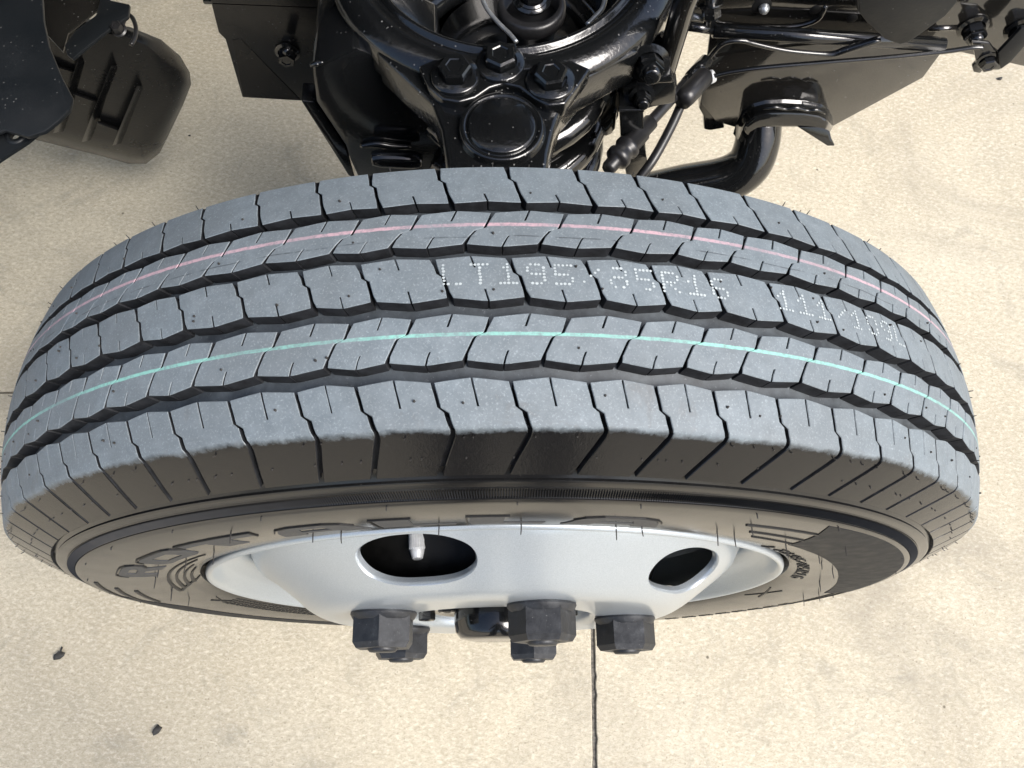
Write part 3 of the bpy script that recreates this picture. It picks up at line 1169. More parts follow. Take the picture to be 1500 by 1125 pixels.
RC = Vector((.0115, .3686, 0))
arm = empty('upper_control_arm', (.0115, .3686, .56), 'glossy black cast suspension arm with round opening, bolted behind the tyre', 'suspension arm')
bm = B()
lathe(bm, [(.1030, .560), (.1024, .594), (.1030, .5985), (.1050, .6005), (.1072, .5995), (.1085, .5965), (.1105, .5955), (.1135, .5990), (.1180, .6020), (.1230, .6015), (.1300, .5980), (.1350, .5945), (.1368, .5915), (.1372, .565), (.1340, .560), (.1030, .560)],
      RC, (0, 0, 1), 96)
slab(bm, PZ([(548, 72), (590, 112), (632, 150), (646, 190), (655, 246), (664, 262), (800, 262), (804, 225), (812, 190), (824, 152), (852, 118), (940, 70), (880, 62), (820, 78), (740, 84), (650, 78), (600, 60)], .592), (0, 0, -.036), .004, 3)
obj('arm_casting', bm, CAST, arm, smooth=35)
bm = B()
pl = [(612, 96), (628, 128), (648, 146), (672, 150), (696, 143), (718, 128), (738, 122), (760, 127), (782, 143), (803, 155), (828, 152), (846, 128), (866, 100), (830, 84), (740, 72), (650, 80)]
slab(bm, PZ(pl, .600), (0, 0, -.015), .0022, 3)
obj('joint_plate', bm, CAST, arm, smooth=35)
bm = B()
slab(bm, PZ([(707, 62), (756, 62), (757, 78), (706, 78)], .6045), (0, 0, -.012), .0015, 2)
obj('clamp_tab', bm, CAST, arm, smooth=35)
for (px, py, rt_) in ((667, 104, 0), (733, 86, 30), (806, 112, 10)):
    bm = B()
    p = at(px, py + 8, z=.600)
    lathe(bm, [(.0, 0), (.0175, 0), (.0178, .0015), (.0165, .003), (.0, .003)], p, (0, 0, 1), 30)
    hexbolt(bm, p + Vector((0, 0, .002)), (0, 0, 1), .0205, .0098, R(rt_), flange=1.25)
    obj('bolt', bm, CAST, arm, smooth=28)
bm = B()
bj = at(735, 182, z=.599)
lathe(bm, [(.0, .0), (.0225, .0), (.0238, -.0010), (.0243, -.0026), (.0250, -.0030), (.0262, -.0012), (.0285, -.0010), (.0298, -.0030), (.0300, -.006), (.0325, -.0085), (.0345, -.013), (.0350, -.045), (.030, -.060), (.022, -.085), (.020, -.15), (.0, -.15)], bj, (0, 0, 1), 64)
obj('ball_joint', bm, CAST, arm, smooth=35)

# steering knuckle between ball joint and hub
bm = B()
tube(bm, [(0.01, .150, .47), (.006, .135, .43), (.0, .11, .38), (0, .085, .369)], [.028, .034, .05, .06], 16, 4)
tag(obj('steering_knuckle', bm, CAST, smooth=40), 'black steering knuckle dropping from the ball joint behind the tyre', 'knuckle')

# spring and damper seen through the arm's opening
spr = empty('coil_spring', (.0115, .3686, .22), 'black coil spring under the round arm, right behind the tyre', 'spring')
bm = B()
hp = []
for k in range(220):
    t = k / 219
    a = t * 6.6 * 2 * math.pi
    hp.append((.016 + .079 * math.cos(a), .330 + .079 * math.sin(a), .20 + .34 * t))
tube(bm, hp, .0125, 12, 1)
obj('coil', bm, BLACK, spr, smooth=60)
bm = B()
lathe(bm, [(.0, .53), (.060, .53), (.062, .52), (.062, .20), (.095, .20), (.098, .194), (.03, .190)], (.016, .330, 0), (0, 0, 1), 40)
obj('spring_seat', bm, BLACK, spr, smooth=35)

dmp = empty('shock_absorber', (.027, .33, .22), 'black shock absorber topped by a washer and nut inside the round arm', 'shock absorber')
bm = B()
wp = at(778, 24, z=.555)
lathe(bm, [(.0, .0), (.024, .0), (.0262, .001), (.0275, .004), (.0272, .012), (.022, .016), (.018, -.05), (.018, -.30), (.0, -.30)], wp, (0, 0, 1), 48)
obj('rubber_bush', bm, RUBBER, dmp, smooth=35)
bm = B()
lathe(bm, [(.0, .0), (.0150, .0), (.0153, .002), (.0, .002)], wp + Vector((0, 0, .016)), (0, 0, 1), 32)
hexbolt(bm, wp + Vector((0, 0, .018)), (0, 0, 1), .017, .012, .2, flange=1.2)
lathe(bm, [(.0055, 0), (.0055, .012), (.0045, .0135), (0, .0135)], wp + Vector((0, 0, .028)), (0, 0, 1), 16)
obj('top_nut', bm, BLACK, dmp, smooth=30)
bm = B()
tube(bm, PZ([(700, -30), (709, 5), (725, 28), (745, 48), (757, 62)], .575), .0018, 8, 5)
obj('seat_rim', bm, ZINC, dmp, smooth=60)
bm = B()
tube(bm, PZ([(890, -30), (884, 8), (872, 24), (860, 36)], .575), .0020, 8, 5)
obj('seat_rim', bm, ZINC, dmp, smooth=60)

# pressed pan closing the arm's opening from below
bm = B()
lathe(bm, [(.0, .500), (.070, .500), (.088, .505), (.100, .520), (.1035, .535), (.104, .500), (.090, .490), (.0, .486)], RC + Vector((0, .012, 0)), (0, 0, 1), 48)
tag(obj('spring_pan', bm, BLACK, smooth=35), 'dark pressed pan seen down inside the round arm', 'pan')

# dark plate inside the opening
bm = B()
slab(bm, PZ([(560, -60), (700, -60), (698, 40), (672, 62), (600, 40)], .50), (0, 0, -.04), .004)
tag(obj('spring_bracket', bm, BLACK, smooth=35), 'black bracket inside the round arm, left of the shock absorber', 'bracket')

# ------------------------------------------------------------------ chassis frame
ch = empty('chassis_frame', (.05, .40, .38), 'glossy black chassis side rail with bolted plates running behind the wheel', 'truck frame')
# left length of the rail
bm = B()
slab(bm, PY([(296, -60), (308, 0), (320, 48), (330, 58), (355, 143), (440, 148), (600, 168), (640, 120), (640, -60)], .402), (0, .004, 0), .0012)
bm2 = B()
lf = PY([(296, 2), (600, 14), (600, 22), (298, 10)], .402)
slab(bm2, [lf[0] + Vector((0, .012, .004)), lf[1] + Vector((0, .012, .004)), lf[1], lf[0]], (0, 0, -.004), .0015)
r1 = obj('side_rail', bm, RAIL_SHADED, ch, smooth=30)
obj('rail_lip', bm2, BLACK, ch, smooth=30)
bm = B()
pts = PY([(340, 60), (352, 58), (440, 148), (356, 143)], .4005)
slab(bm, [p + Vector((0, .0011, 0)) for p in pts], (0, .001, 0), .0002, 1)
obj('corner_plate', bm, RAIL_SHADED, ch, smooth=30)
bm = B()
hexbolt(bm, at(421, 76, y=.401), (0, -1, 0), .015, .012, .2, flange=1.35)
tube(bm, [at(421, 74, y=.392), at(421, 74, y=.380)], .0048, 10, 1)
obj('bolt', bm, BLACK, ch, smooth=30)

# right length of the rail
bm = B()
slab(bm, PY([(1000, -90), (1000, 46), (1052, 46), (1385, 72), (1520, 102), (1700, 128), (1700, -90)], .372), (0, .005, 0), .0012)
r2 = obj('side_rail', bm, PANEL, ch, smooth=30)
bm = B()      # pressed swage lines in the web
tube(bm, PY([(1040, 18), (1060, 35), (1150, 40), (1195, 30), (1210, 8)], .3722), .0022, 8, 6)
obj('swage_line', bm, PANEL, r2, smooth=60)
bm = B()
tube(bm, PY([(1360, 42), (1405, 41)], .3722), .0025, 8, 1)
obj('swage_line', bm, PANEL, r2, smooth=60)
bm = B()
for (px, py, rx, ry) in ((1116, 9, .0078, .0062), (1194, 15, .0046, .0036), (1248, 28, .0046, .0036)):
    p = at(px, py, y=.3716)
    lathe(bm, [(0, 0), (rx, 0), (rx * 1.12, -.0006), (rx * 1.12, -.001)], p, (0, -1, 0), 24)
obj('hole', bm, DRUMM, r2, smooth=30)
bm = B()
lathe(bm, [(.0, .006), (.002, .0062), (.0044, .003), (.0046, 0)], at(1119, 11, y=.371), (0, -1, 0), 16)
obj('rivet', bm, ZINC, r2, smooth=40)
for (px, py) in ((1425, 40), (1494, 43)):
    bm = B()
    p = at(px, py, y=.3715)
    hexbolt(bm, p, (0, -1, 0), .017, .013, .3, flange=1.35)
    lathe(bm, [(.006, .010), (.006, .016), (.004, .0175), (0, .0175)], p, (0, -1, 0), 14)
    obj('bolt', bm, BLACK, ch, smooth=28)
# vertical mounting plate below the rail
bm = B()
slab(bm, PY([(1040, 52), (1030, 128), (1026, 150), (1048, 178), (1075, 186), (1092, 186), (1180, 186), (1214, 188), (1222, 184), (1352, 114), (1380, 76), (1376, 58), (1130, 44)], .360), (0, .004, 0), .0008)
mp_ = obj('mounting_plate', bm, PANEL, ch, smooth=30)
# pressed shelf along the plate's lower edge, with a rough weld line
bm = B()
tp = [(1074, 196), (1078, 180), (1086, 164), (1100, 152), (1122, 146), (1150, 145), (1180, 147), (1203, 152), (1214, 160), (1220, 172), (1221, 184)]
bt = [(1088, 214), (1092, 203), (1099, 193), (1109, 187), (1124, 184), (1148, 184), (1174, 184), (1195, 186), (1206, 188), (1212, 190), (1216, 193)]
cols = []
for k in range(len(tp) * 4 - 3):
    i, f = divmod(k, 4)
    i2 = min(i + 1, len(tp) - 1)
    f /= 4
    t_ = [tp[i][q] * (1 - f) + tp[i2][q] * f for q in (0, 1)]
    b_ = [bt[i][q] * (1 - f) + bt[i2][q] * f for q in (0, 1)]
    end = min(1.0, min(k, len(tp) * 4 - 4 - k) / 6)
    cc = []
    for u_, dep in ((0, 0), (.15, .003), (.3, .009), (.42, .0155), (.52, .0195), (.62, .021), (.8, .0215), (1.0, .0215)):
        cc.append(bm.verts.new(at(t_[0] + (b_[0] - t_[0]) * u_, t_[1] + (b_[1] - t_[1]) * u_, y=.3603 - dep * (.35 + .65 * end))))
    cc.append(bm.verts.new(cc[-1].co + Vector((0, .0028, 0))))
    cc.append(bm.verts.new(cc[-1].co + Vector((0, 0, .006))))
    cols.append(cc)
for A, Bq in zip(cols, cols[1:]):
    for k in range(len(A) - 1): bm.faces.new((A[k], A[k + 1], Bq[k + 1], Bq[k]))
bmesh.ops.recalc_face_normals(bm, faces=bm.faces[:])
obj('swaged_edge', bm, BLACK, mp_, smooth=45)
bm = B()
tube(bm, [at(x, y, y=.3425) for x, y in [(1118, 160), (1135, 157), (1150, 160), (1166, 158), (1182, 162), (1196, 161), (1208, 167)]], [.001, .0019, .0014, .0021, .0015, .0020, .001], 8, 4)
obj('weld_bead', bm, CAST, mp_, smooth=60)
bm = B()
slab(bm, [at(1168, 186, y=.356), at(1214, 186, y=.356), at(1218, 204, y=.350), at(1223, 214, y=.346), at(1212, 214, y=.346)], (0, .003, 0), .0008)
obj('flap', bm, BLACK, mp_, smooth=30)
bm = B()
slab(bm, PY([(1028, 138), (1050, 160), (1062, 188), (1040, 192), (1031, 190), (1030, 170), (1024, 160)], .372), (0, .03, 0), .002)
obj('block', bm, BLACK, ch, smooth=30)

# stepped tube along the rail
rod = B()
tube(rod, PY([(1006, 38), (1046, 44)], .352), .0040, 14, 1)
tube(rod, PY([(1045, 44), (1200, 54), (1382, 66)], .352), .0062, 14, 1)
tag(obj('steel_tube', rod, BLACK, smooth=50), 'straight black stepped tube along the lower edge of the right rail', 'tube')
rod = B()
tube(rod, PY([(1012, 24), (1030, 26)], .362), .003, 12, 1)
tag(obj('short_pin', rod, ZINC, smooth=50), 'short bright pin just above the stepped tube', 'pin')
bm = B()
p = at(1041, 6, y=.362)
hexbolt(bm, p, (.2, -.5, -.8), .014, .012, .4, flange=1.3)
tube(bm, [p + Vector((0, .02, .03)), p, p + Vector((.002, -.008, -.018))], .0056, 10, 1)
tag(obj('vertical_bolt', bm, BLACK, smooth=30), 'black bolt hanging above the pin at the rail end', 'bolt')

# dark curved hanger on the right rail
bm = B()
slab(bm, PY([(1250, -40), (1256, 16), (1270, 34), (1286, 48), (1296, 58), (1318, 66), (1332, 62), (1352, 48), (1385, 24), (1402, 4), (1410, -40)], .335), (0, .006, 0), .0015, 2)
slab(bm, PY([(1250, -40), (1256, 16), (1262, 20), (1262, -40)], .335), (0, .036, 0), .001, 1)
tag(obj('hanger_bracket', bm, DULL, smooth=35), 'dark curved hanger bracket in front of the right rail', 'bracket')

# hose clamp bracket with its strap
clp = empty('line_clamp', tuple(at(1447, 88, y=.35)), 'small black clamp with hex bolt holding the line at upper right', 'clamp')
bm = B()
slab(bm, PY([(1424, 62), (1450, 64), (1456, 72), (1468, 80), (1468, 100), (1464, 103), (1440, 103), (1436, 108), (1426, 106), (1424, 98), (1430, 92), (1426, 74)], .350), (0, .004, 0), .0012, 2)
obj('clamp_plate', bm, BLACK, clp, smooth=30)
bm = B()
slab(bm, PY([(1462, 78), (1466, 102), (1480, 92), (1512, 56), (1508, 40), (1496, 42)], .346), (0, .004, 0), .001, 2)
obj('strap', bm, DULL, clp, smooth=30)
bm = B()
hexbolt(bm, at(1446, 88, y=.350), (0, -1, 0), .0125, .008, .3, flange=1.3)
obj('bolt', bm, BLACK, clp, smooth=30)

# brake pipe along the plate, with union nut
pipe = empty('brake_pipe', tuple(at(1200, 92, y=.345)), 'thin dark brake pipe rising rightward across the mounting plate', 'pipe')
bm = B()
tube(bm, PY([(1044, 112), (1070, 106), (1120, 99), (1200, 92), (1300, 84), (1380, 76), (1424, 70), (1440, 70)], .346), .0021, 10, 5)
obj('pipe', bm, BLACK, pipe, smooth=60)
bm = B()
p, q = at(1034, 116, y=.346), at(1047, 110, y=.346)
hexbolt(bm, p, q - p, .010, .0085, .2, flange=None, fh=0)
obj('union_nut', bm, STEEL, pipe, smooth=30)

wire = B()
tube(wire, PY([(1026, 108), (1040, 84), (1056, 66), (1072, 60), (1090, 60), (1105, 64), (1150, 74), (1200, 79), (1222, 79), (1240, 73), (1290, 57)], .342), [.0022] * 8 + [.0030, .0034, .0034], 10, 5)
tag(obj('bent_pipe', wire, BLACK, smooth=60), 'bent dark pipe curving from the hose union to the hanger bracket', 'pipe')

# hoses
hs = empty('brake_hose', tuple(at(960, 190, y=.24)), 'straight black brake hose with crimped ends slanting behind the tyre', 'hose')
bm = B()
H0, H1 = at(908, 228, z=.50), at(1028, 96, y=.335)
hd = (H1 - H0)
tube(bm, [H0, H0 + hd * .3, H0 + hd * .6, H1], .0048, 12, 3)
obj('hose', bm, RUBBER, hs, smooth=60)
bm = B()
tube(bm, [H0 + hd * .86, H0 + hd * 1.06], .0060, 12, 1)
tube(bm, [H0 + hd * .80, H0 + hd * .865], .0052, 12, 1)
obj('ferrule', bm, BLACK, hs, smooth=40)
bm = B()
hn = hd.normalized()
lathe(bm, [(r_ * .8, h_) for r_, h_ in [(.0, -.022), (.006, -.022), (.0078, -.019), (.008, -.012), (.0105, -.010), (.0130, -.0085), (.0135, -.004), (.0112, -.001), (.0112, .003), (.0135, .005), (.0132, .0085), (.0105, .010), (.0105, .026), (.0085, .028), (.0085, .040), (.005, .042)]], H0 + hn * .004, hn, 24)
obj('boot', bm, RUBBER, hs, smooth=35)
cab = B()
tube(cab, [at(936, 262, z=.46), at(958, 232, z=.47), at(984, 184, z=.48), at(1004, 140, z=.49), at(1022, 112, z=.50)], .0042, 12, 6)
tag(obj('sensor_cable', cab, RUBBER, smooth=60), 'thin black cable curving up beside the brake hose, right of it', 'cable')
bm = B()
lathe(bm, [(0, -.008), (.008, -.008), (.009, 0), (.009, .026), (.006, .030), (0, .030)], at(1006, 140, z=.50), hn, 14)
tag(obj('cable_clip', bm, RUBBER, smooth=35), 'black clip joining the hose and the cable near the plate', 'clip')

# stabiliser link: slanted bar, bracket and strap
lk = empty('stabiliser_link', tuple(at(930, 190, y=.26)), 'black link strap with two bolts between hose and round arm', 'link')
bm = B()
slab(bm, PY([(908, 162), (942, 162), (946, 220), (950, 256), (918, 262), (910, 220)], .262), (0, .02, 0), .002, 2)
slab(bm, PY([(906, 161), (944, 161), (944, 165), (906, 165)], .259), (0, .004, 0), .0006, 1)
obj('strap', bm, BLACK, lk, smooth=30)
bm = B()
slab(bm, PY([(912, 130), (932, 116), (985, 112), (992, 128), (990, 152), (958, 158), (944, 162), (908, 162)], .275), (0, .03, 0), .003, 2)
slab(bm, PY([(932, 117), (984, 112), (987, 122), (932, 124)], .268), (0, .012, 0), .0015, 2)
obj('bracket', bm, BLACK, lk, smooth=30)
for (px, py, af) in ((951, 92, .018), (940, 141, .012)):
    bm = B()
    p = at(px, py, y=.272)
    hexbolt(bm, p, (0, -.9, .3), af, af * .8, .3, flange=1.5)
    lathe(bm, [(af * .36, 0), (af * .36, af * .35), (af * .28, af * .42), (0, af * .42)], p + Vector((0, -.9, .3)).normalized() * af * .75, (0, -.9, .3), 14)
    obj('bolt', bm, BLACK, lk, smooth=28)
bm = B()
tube(bm, PY([(1022, -40), (1004, 0), (992, 40), (980, 80), (972, 108)], .290), .0088, 14, 3)
tag(obj('link_bar', bm, PANEL, smooth=50), 'slanted round bar reaching up from the link bracket', 'bar')
bm = B()
slab(bm, PY([(925, 60), (968, 50), (990, 96), (985, 112), (930, 118), (915, 100)], .300), (0, .02, 0), .003, 2)
tag(obj('pivot_plate', bm, BLACK, smooth=30), 'black plate behind the upper link bolt', 'plate')

# heat shield sheet between arm and link
bm = B()
slab(bm, PY([(822, 150), (850, 122), (905, 88), (910, 120), (906, 170), (895, 196), (886, 200), (880, 186), (872, 170), (846, 160)], .288), (0, .0025, 0), .0008)
slab(bm, PY([(895, 168), (905, 164), (902, 190), (896, 199), (884, 202), (880, 186)], .284), (0, .012, 0), .003, 2)
tag(obj('heat_shield', bm, PANEL, smooth=40), 'small bent sheet shield right of the round arm above the spring', 'shield')

# lower control arm: curved channel beyond the tyre, right
bm = B()
pth = [(1112, 178), (1108, 214), (1094, 244), (1060, 264), (1000, 276), (930, 292)]
wid = [34, 34, 33, 30, 28, 28]
cen_ = [at(x, y, z=.36 - .018 * k) for k, (x, y) in enumerate(pth)]
tube(bm, cen_, [.0235, .0235, .024, .025, .026, .026], 22, 8)
for v in bm.verts: pass
lo = obj('lower_control_arm', bm, BLACK, smooth=60)
tag(lo, 'thick curved black arm sweeping down from the plate behind the tyre', 'suspension arm')

# crossmember box on the left of the ball joint
cm = empty('crossmember', tuple(at(560, 250, y=.25)), 'dark boxed crossmember with weld beads left of the ball joint', 'crossmember')
bm = B()
slab(bm, PY([(456, 100), (470, 92), (520, 70), (640, 120), (652, 262), (524, 262), (514, 240), (505, 214), (462, 150)], .275), (0, .08, 0), .004, 2)
obj('box', bm, BLACK, cm, smooth=35)
bm = B()
slab(bm, PY([(440, 148), (462, 150), (506, 216), (520, 262), (510, 258), (490, 226)], .285), (0, .02, 0), .002, 2)
obj('side_flange', bm, BLACK, cm, smooth=35)
bm = B()
tube(bm, PY([(528, 214), (552, 211), (576, 214), (602, 215)], .273), [.002, .0035, .0035, .002], 8, 5)
tube(bm, PY([(455, 96), (464, 93), (474, 91)], .274), [.0015, .0025, .0015], 8, 4)
obj('weld_bead', bm, CAST, cm, smooth=60)
bm = B()
tube(bm, PY([(545, 232), (560, 232), (600, 234), (618, 236)], .262), [.006, .008, .008, .006], 12, 4)
obj('cross_tube', bm, BLACK, cm, smooth=60)

# ------------------------------------------------------------------ parts at the far left
sh = empty('splash_shield', tuple(at(60, 120, z=.55)), 'dull black splash shield with an eyelet at the left edge', 'splash shield')
bm = B()
slab(bm, PZ([(-1100, -420), (40, -420), (52, -80), (62, 0), (64, 30), (72, 68), (90, 112), (106, 142), (102, 160), (86, 176), (66, 192), (40, 200), (6, 190), (-120, 240), (-1100, 420)], .560), (0, 0, -.004), .0012, 2)  # outer part stretched far out of view to shade the ground below
obj('sheet', bm, DULL, sh, smooth=30)
bm = B()
# lower flange with a real eyelet: ring of quads between the outline and the hole
ol = PZ([(-60, 212), (0, 186), (42, 168), (62, 190), (40, 208), (0, 234), (-60, 272)], .548)
hc = at(23, 199, z=.548)
rl = .0038
n_ = 28
hole = [hc + Vector((math.cos(2 * math.pi * k / n_) * rl, math.sin(2 * math.pi * k / n_) * rl, 0)) for k in range(n_)]
t = bmesh.new()
es = []
for lp in (ol, hole):
    vs_ = [t.verts.new(p) for p in lp]
    es += [t.edges.new((vs_[i], vs_[(i + 1) % len(vs_)])) for i in range(len(vs_))]
bmesh.ops.triangle_fill(t, use_beauty=True, edges=es)
r_ = bmesh.ops.extrude_face_region(t, geom=t.faces[:])
bmesh.ops.translate(t, verts=[v for v in r_['geom'] if isinstance(v, bmesh.types.BMVert)], vec=(0, 0, -.003))
bmesh.ops.recalc_face_normals(t, faces=t.faces[:])
join(bm, t)
lathe(bm, [(rl, .0), (rl, .0012), (rl * 2.0, .0012), (rl * 2.1, .0)], hc, (0, 0, 1), 28)
obj('flange', bm, DULL, sh, smooth=30)

br = empty('mounting_bracket', tuple(at(140, 50, z=.42)), 'dark folded metal bracket above the ribbed tray at upper left', 'bracket')
bm = B()
slab(bm, PZ([(150, -14), (162, 0), (190, 6), (188, 24), (150, 50), (106, 86), (98, 80), (94, 66), (110, 44), (140, 22)], .43), (0, 0, -.004), .0012, 2)
obj('tab', bm, DULL, br, smooth=30)
bm = B()
slab(bm, PZ([(40, -40), (150, -40), (152, 4), (140, 16), (100, 48), (92, 76), (66, 48), (60, 10)], .42), (0, .0, -.003), .001, 2)
obj('plate', bm, PANEL, br, smooth=30)
bm = B()
lp_ = PZ([(176, 44), (180, 34), (186, 22), (194, 26), (199, 40), (198, 54), (192, 66)], .415)
tube(bm, lp_, .0022, 10, 6)
hexbolt(bm, at(175, 44, z=.424), (0, -.3, 1), .010, .01, .1, flange=1.3)
obj('wire_loop', bm, RUBBER, br, smooth=50)

tray = empty('ribbed_tray', tuple(at(165, 150, z=.28)), 'black ribbed plastic tray with rounded corner under the bracket at upper left', 'tray')
bm = B()
def tz(py): return .27 + (140 - py) * .0014
top_px = [(58, 60), (110, 44), (180, 52), (214, 66), (236, 84), (254, 104), (258, 120), (250, 144), (232, 184), (220, 204), (206, 214), (188, 212), (150, 203), (40, 172)]
bot_px = [(40, 40), (120, 26), (192, 40), (236, 58), (264, 82), (278, 106), (280, 124), (268, 154), (246, 200), (234, 224), (214, 240), (188, 240), (146, 228), (24, 198)]
vt = [bm.verts.new(at(x, y, z=tz(y))) for x, y in top_px]
vm = [bm.verts.new(at(x, y, z=tz(y) - .016).lerp(at(a, b, z=tz(b) - .008), .55)) for (x, y), (a, b) in zip(top_px, bot_px)]
vb = [bm.verts.new(at(x, y, z=tz(y) - .035)) for x, y in bot_px]
vc = [bm.verts.new(at(x, y, z=tz(y) - .045)) for x, y in bot_px]
bm.faces.new(vt)
for A, Bq in ((vt, vm), (vm, vb), (vb, vc)):
    for k in range(len(A)): bm.faces.new((A[k], A[(k + 1) % len(A)], Bq[(k + 1) % len(A)], Bq[k]))
bmesh.ops.recalc_face_normals(bm, faces=bm.faces[:])
obj('shell', bm, PLASTIC, tray, smooth=48)
for (x0, y0, x1, y1) in ((130, 90, 94, 190), (177, 98, 134, 203), (213, 127, 178, 208)):
    a, b = at(x0, y0, z=tz(y0)), at(x1, y1, z=tz(y1))
    d = (b - a).normalized()
    s = Vector((d.y, -d.x, 0)) * .0052
    bm = B()
    slab(bm, [a - s, a + d * -.004, a + s, b + s, b + d * .004, b - s], (0, -.018, .020), .0022, 2)
    obj('rib', bm, PLASTIC, tray, smooth=30)
for (x0, y0, x1, y1) in ((82, 92, 120, 104), (117, 135, 152, 147), (152, 177, 184, 188)):
    a, b = at(x0, y0, z=tz(y0)), at(x1, y1, z=tz(y1))
    d = (b - a).normalized()
    s = Vector((d.y, -d.x, 0)) * .0024
    bm = B()
    slab(bm, [a - s, a + s, b + s, b - s], (0, -.014, .015), .0015, 2)
    obj('cross_rib', bm, PLASTIC, tray, smooth=30)

# ------------------------------------------------------------------ unseen tilted cab over the front axle, added to shade the ground
WHITE = mat_plain('white_cab_paint', (0.75, 0.75, 0.74), 0.25, 0.5, coat=0.5, n=0.03)
GLASS = mat_plain('dark_cab_glass', (0.02, 0.025, 0.03), 0.05, 0.8)
cabt = empty('unseen_truck_cab', (-.72, .95, .66), 'unseen white truck cab tilted forward above the axle, added for shade', 'truck cab')
TILT = Matrix.Translation((-.72, 0, .66)) @ Matrix.Rotation(R(-24), 4, 'Y')
Y0, Y1 = .24, 1.90


def cabpoly(pts, y):
    return [TILT @ Vector((x, y, z)) for x, z in pts]


sidep = [(-.10, .00), (-.16, .55), (-.02, 1.05), (.18, 1.62), (.40, 1.70), (1.35, 1.70), (1.46, 1.55), (1.50, .62), (1.50, .12), (1.36, .06), (1.20, .26), (1.00, .36), (.76, .36), (.58, .24), (.46, .02)]
bm = B()
slab(bm, cabpoly(sidep, Y0), (0, Y1 - Y0, 0), .05, 3)
obj('cab_shell', bm, WHITE, cabt, smooth=35)
bm = B()
slab(bm, cabpoly([(-.02, -.03), (.44, -.03), (.56, .20), (.74, .33), (1.02, .33), (1.22, .23), (1.38, .03), (1.49, .09), (1.49, .03), (1.36, -.03), (1.2, .18), (1.0, .28), (.76, .28), (.6, .16), (.48, -.08), (-.02, -.08)], Y0 + .03), (0, Y1 - Y0 - .06, 0), .01, 2)
obj('floor_pan', bm, DULL, cabt, smooth=35)
for y_, d in ((Y0 - .002, -.004), (Y1 + .002, .004)):
    bm = B()
    slab(bm, cabpoly([(.14, .92), (.28, 1.45), (.40, 1.50), (1.05, 1.50), (1.08, .92)], y_), (0, d, 0), .002, 2)
    obj('side_window', bm, GLASS, cabt, smooth=35)
    bm = B()
    slab(bm, cabpoly([(.86, .72), (1.02, .72), (1.02, .77), (.86, .77)], y_), (0, d * 6, 0), .006, 2)
    obj('door_handle', bm, DULL, cabt, smooth=35)

# ------------------------------------------------------------------ unseen engine and bumper, put in to keep more light off the ground
eng = empty('unseen_engine_block', (-.25, 1.0, .42), 'unseen dark engine block between the frame rails, added to block light', 'engine')
bm = B()
slab(bm, [Vector(q) for q in ((-.75, .72, .98), (.10, .72, .98), (.16, .80, .80), (.16, .82, .55), (.05, .88, .44), (-.62, .88, .44), (-.75, .80, .55))], (0, .55, 0), .02, 3)
obj('block', bm, CAST, eng, smooth=35)
bm = B()
lathe(bm, [(.0, .0), (.20, .0), (.21, .02), (.17, .16), (.12, .24), (.10, .60), (.0, .62)], (.16, 1.08, .68), (1, 0, 0), 32)
obj('gearbox', bm, CAST, eng, smooth=35)
bm = B()
slab(bm, [Vector(q) for q in ((-.70, .78, .985), (.05, .78, .985), (.05, 1.2, .985), (-.70, 1.2, .985))], (0, 0, .07), .02, 3)
obj('valve_cover', bm, DULL, eng, smooth=35)
bmp = empty('unseen_front_bumper', (-1.1, .95, .32), 'unseen white front bumper left of the wheel, added for more shade', 'bumper')
bm = B()
slab(bm, [Vector(q) for q in ((-1.22, -.02, .34), (-1.20, -.02, .60), (-.95, .02, .62), (-.80, .06, .60), (-.82, .06, .36))], (0, 1.9, 0), .03, 3)
obj('bumper_shell', bm, WHITE, bmp, smooth=35)

# ------------------------------------------------------------------ the onlooker whose dark shape the glossy rubber mirrors (stands behind the camera)
SKIN = mat_plain('skin', (0.45, 0.28, 0.20), 0.5, 0.4, n=0.08)
JACK = mat_plain('dark_jacket', (0.018, 0.020, 0.026), 0.85, 0.3)
TROU = mat_plain('dark_trousers', (0.012, 0.013, 0.016), 0.85, 0.3)
HAIRM = mat_plain('dark_hair', (0.01, 0.008, 0.007), 0.5, 0.4)
PB = Vector((.02, -.75, 0))
J = {'pel': (0, 0, .93, .14, .105), 'waist': (0, .005, 1.08, .135, .10), 'chest': (0, .01, 1.30, .165, .11), 'nb': (0, .0, 1.46, .07, .06), 'nk': (0, .015, 1.53, .055, .055),
     'hd1': (0, .035, 1.60, .068, .080), 'hd2': (0, .03, 1.69, .078, .098), 'hd3': (0, .02, 1.76, .055, .07)}
E_ = [('pel', 'waist'), ('waist', 'chest'), ('chest', 'nb'), ('nb', 'nk'), ('nk', 'hd1'), ('hd1', 'hd2'), ('hd2', 'hd3')]
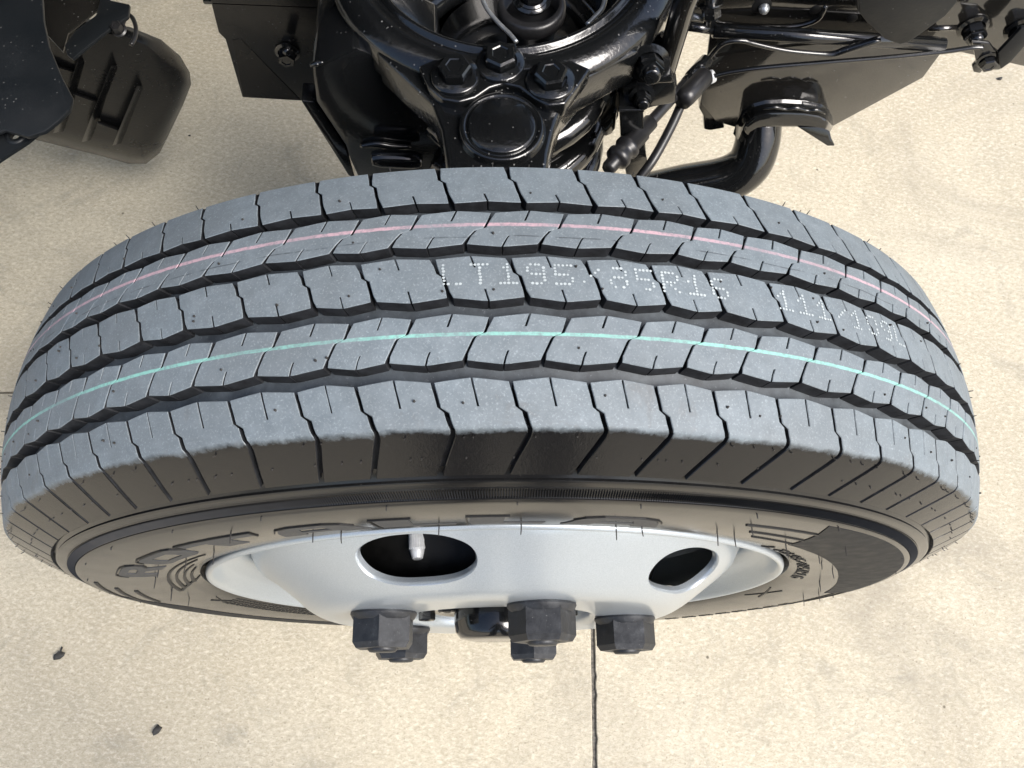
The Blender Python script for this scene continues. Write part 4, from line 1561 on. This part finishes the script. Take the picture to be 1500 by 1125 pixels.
for sd, sx in (('l', -1), ('r', 1)):
    J.update({sd + 'sh': (.175 * sx, -.005, 1.42, .065, .06), sd + 'el': (.225 * sx, -.02, 1.15, .046, .044), sd + 'wr': (.235 * sx, .05, .91, .028, .032), sd + 'pa': (.232 * sx, .065, .84, .018, .038),
              sd + 'hp': (.088 * sx, .0, .86, .092, .098), sd + 'kn': (.088 * sx, .02, .49, .062, .066), sd + 'ca': (.088 * sx, -.01, .34, .058, .062), sd + 'an': (.088 * sx, -.01, .10, .042, .045)})
    E_ += [('nb', sd + 'sh'), (sd + 'sh', sd + 'el'), (sd + 'el', sd + 'wr'), (sd + 'wr', sd + 'pa'), ('pel', sd + 'hp'), (sd + 'hp', sd + 'kn'), (sd + 'kn', sd + 'ca'), (sd + 'ca', sd + 'an')]
    for f_, (dy_, ln) in enumerate(((.032, .055), (.012, .068), (-.008, .064), (-.026, .050))):
        n1, n2 = sd + 'f%da' % f_, sd + 'f%db' % f_
        J[n1] = (.231 * sx, .068 + dy_, .79, .0088, .0088)
        J[n2] = (.222 * sx, .068 + dy_ * 1.1 + .006, .79 - ln, .0075, .0075)
        E_ += [(sd + 'pa', n1), (n1, n2)]
    J[sd + 'ta'] = (.222 * sx, .112, .835, .0105, .0105)
    J[sd + 'tb'] = (.210 * sx, .122, .79, .0085, .0085)
    E_ += [(sd + 'pa', sd + 'ta'), (sd + 'ta', sd + 'tb')]
names_ = list(J)
me = bpy.data.meshes.new('person')
me.from_pydata([Vector(J[k][:3]) for k in names_], [(names_.index(a_), names_.index(b_)) for a_, b_ in E_], [])
person = bpy.data.objects.new('person', me)
person.location = PB
person['_w'] = tuple(PB)
col.objects.link(person)
md = person.modifiers.new('skin', 'SKIN')
for k, sv in zip(names_, me.skin_vertices[0].data if me.skin_vertices else []): sv.radius = J[k][3:5]
if not me.skin_vertices:
    bpy.context.view_layer.objects.active = person
sb = person.modifiers.new('subdivision', 'SUBSURF')
sb.levels = sb.render_levels = 2
dg = bpy.context.evaluated_depsgraph_get()
if me.skin_vertices:
    for k, sv in zip(names_, me.skin_vertices[0].data):
        sv.radius = J[k][3:5]
        sv.use_root = (k == 'pel')
dg.update()
body = bpy.data.meshes.new_from_object(person.evaluated_get(dg))
person.modifiers.clear()
person.data = body
for m_ in (JACK, TROU, SKIN): body.materials.append(m_)
for pl_ in body.polygons:
    c_ = pl_.center
    pl_.use_smooth = True
    pl_.material_index = 2 if (c_.z > 1.50 or (c_.z < .895 and abs(c_.x) > .19)) else (1 if c_.z < .93 else 0)
tag(person, 'person in dark jacket and trousers standing before the wheel, outside the picture', 'person')
for sx in (-1, 1):
    bm = B()
    tube(bm, [PB + Vector(q) for q in ((.088 * sx, -.07, .05), (.088 * sx, -.03, .07), (.09 * sx, .06, .055), (.094 * sx, .13, .04), (.094 * sx, .18, .036))], [.034, .045, .043, .040, .026], 14, 4)
    for v in bm.verts:
        if v.co.z < .006: v.co.z = .006
    obj('shoe', bm, HAIRM, person, smooth=50)
bm = B()
bmesh.ops.create_icosphere(bm, subdivisions=3, radius=1)
for v in bm.verts:
    n = v.co.copy()
    v.co = PB + Vector((n.x * .092, .012 + n.y * .108, 1.715 + n.z * .095))
    if n.z < .15 and n.y > .15: v.co += Vector((0, -.03, .03))
obj('hair', bm, HAIRM, person, smooth=60)
for sx in (-1, 1):
    bm = B()
    bmesh.ops.create_icosphere(bm, subdivisions=2, radius=.011)
    bmesh.ops.translate(bm, verts=bm.verts[:], vec=PB + Vector((.032 * sx, .118, 1.675)))
    obj('eye', bm, WHITE, person, smooth=60)
    bm = B()
    lathe(bm, [(0, .012), (.014, .010), (.020, .002), (.016, -.006), (0, -.008)], PB + Vector((.083 * sx, .02, 1.66)), (sx, 0, 0), 14)
    obj('ear', bm, SKIN, person, smooth=60)
bm = B()
tube(bm, [PB + Vector(q) for q in ((0, .115, 1.685), (0, .132, 1.655), (0, .140, 1.640), (0, .122, 1.630))], [.006, .010, .013, .008], 10, 4)
obj('nose', bm, SKIN, person, smooth=60)
bm = B()
tube(bm, [PB + Vector(q) for q in ((-.022, .108, 1.605), (0, .117, 1.603), (.022, .108, 1.605))], [.003, .005, .003], 8, 4)
obj('mouth', bm, mat_plain('lip', (0.35, 0.14, 0.12), 0.5), person, smooth=60)
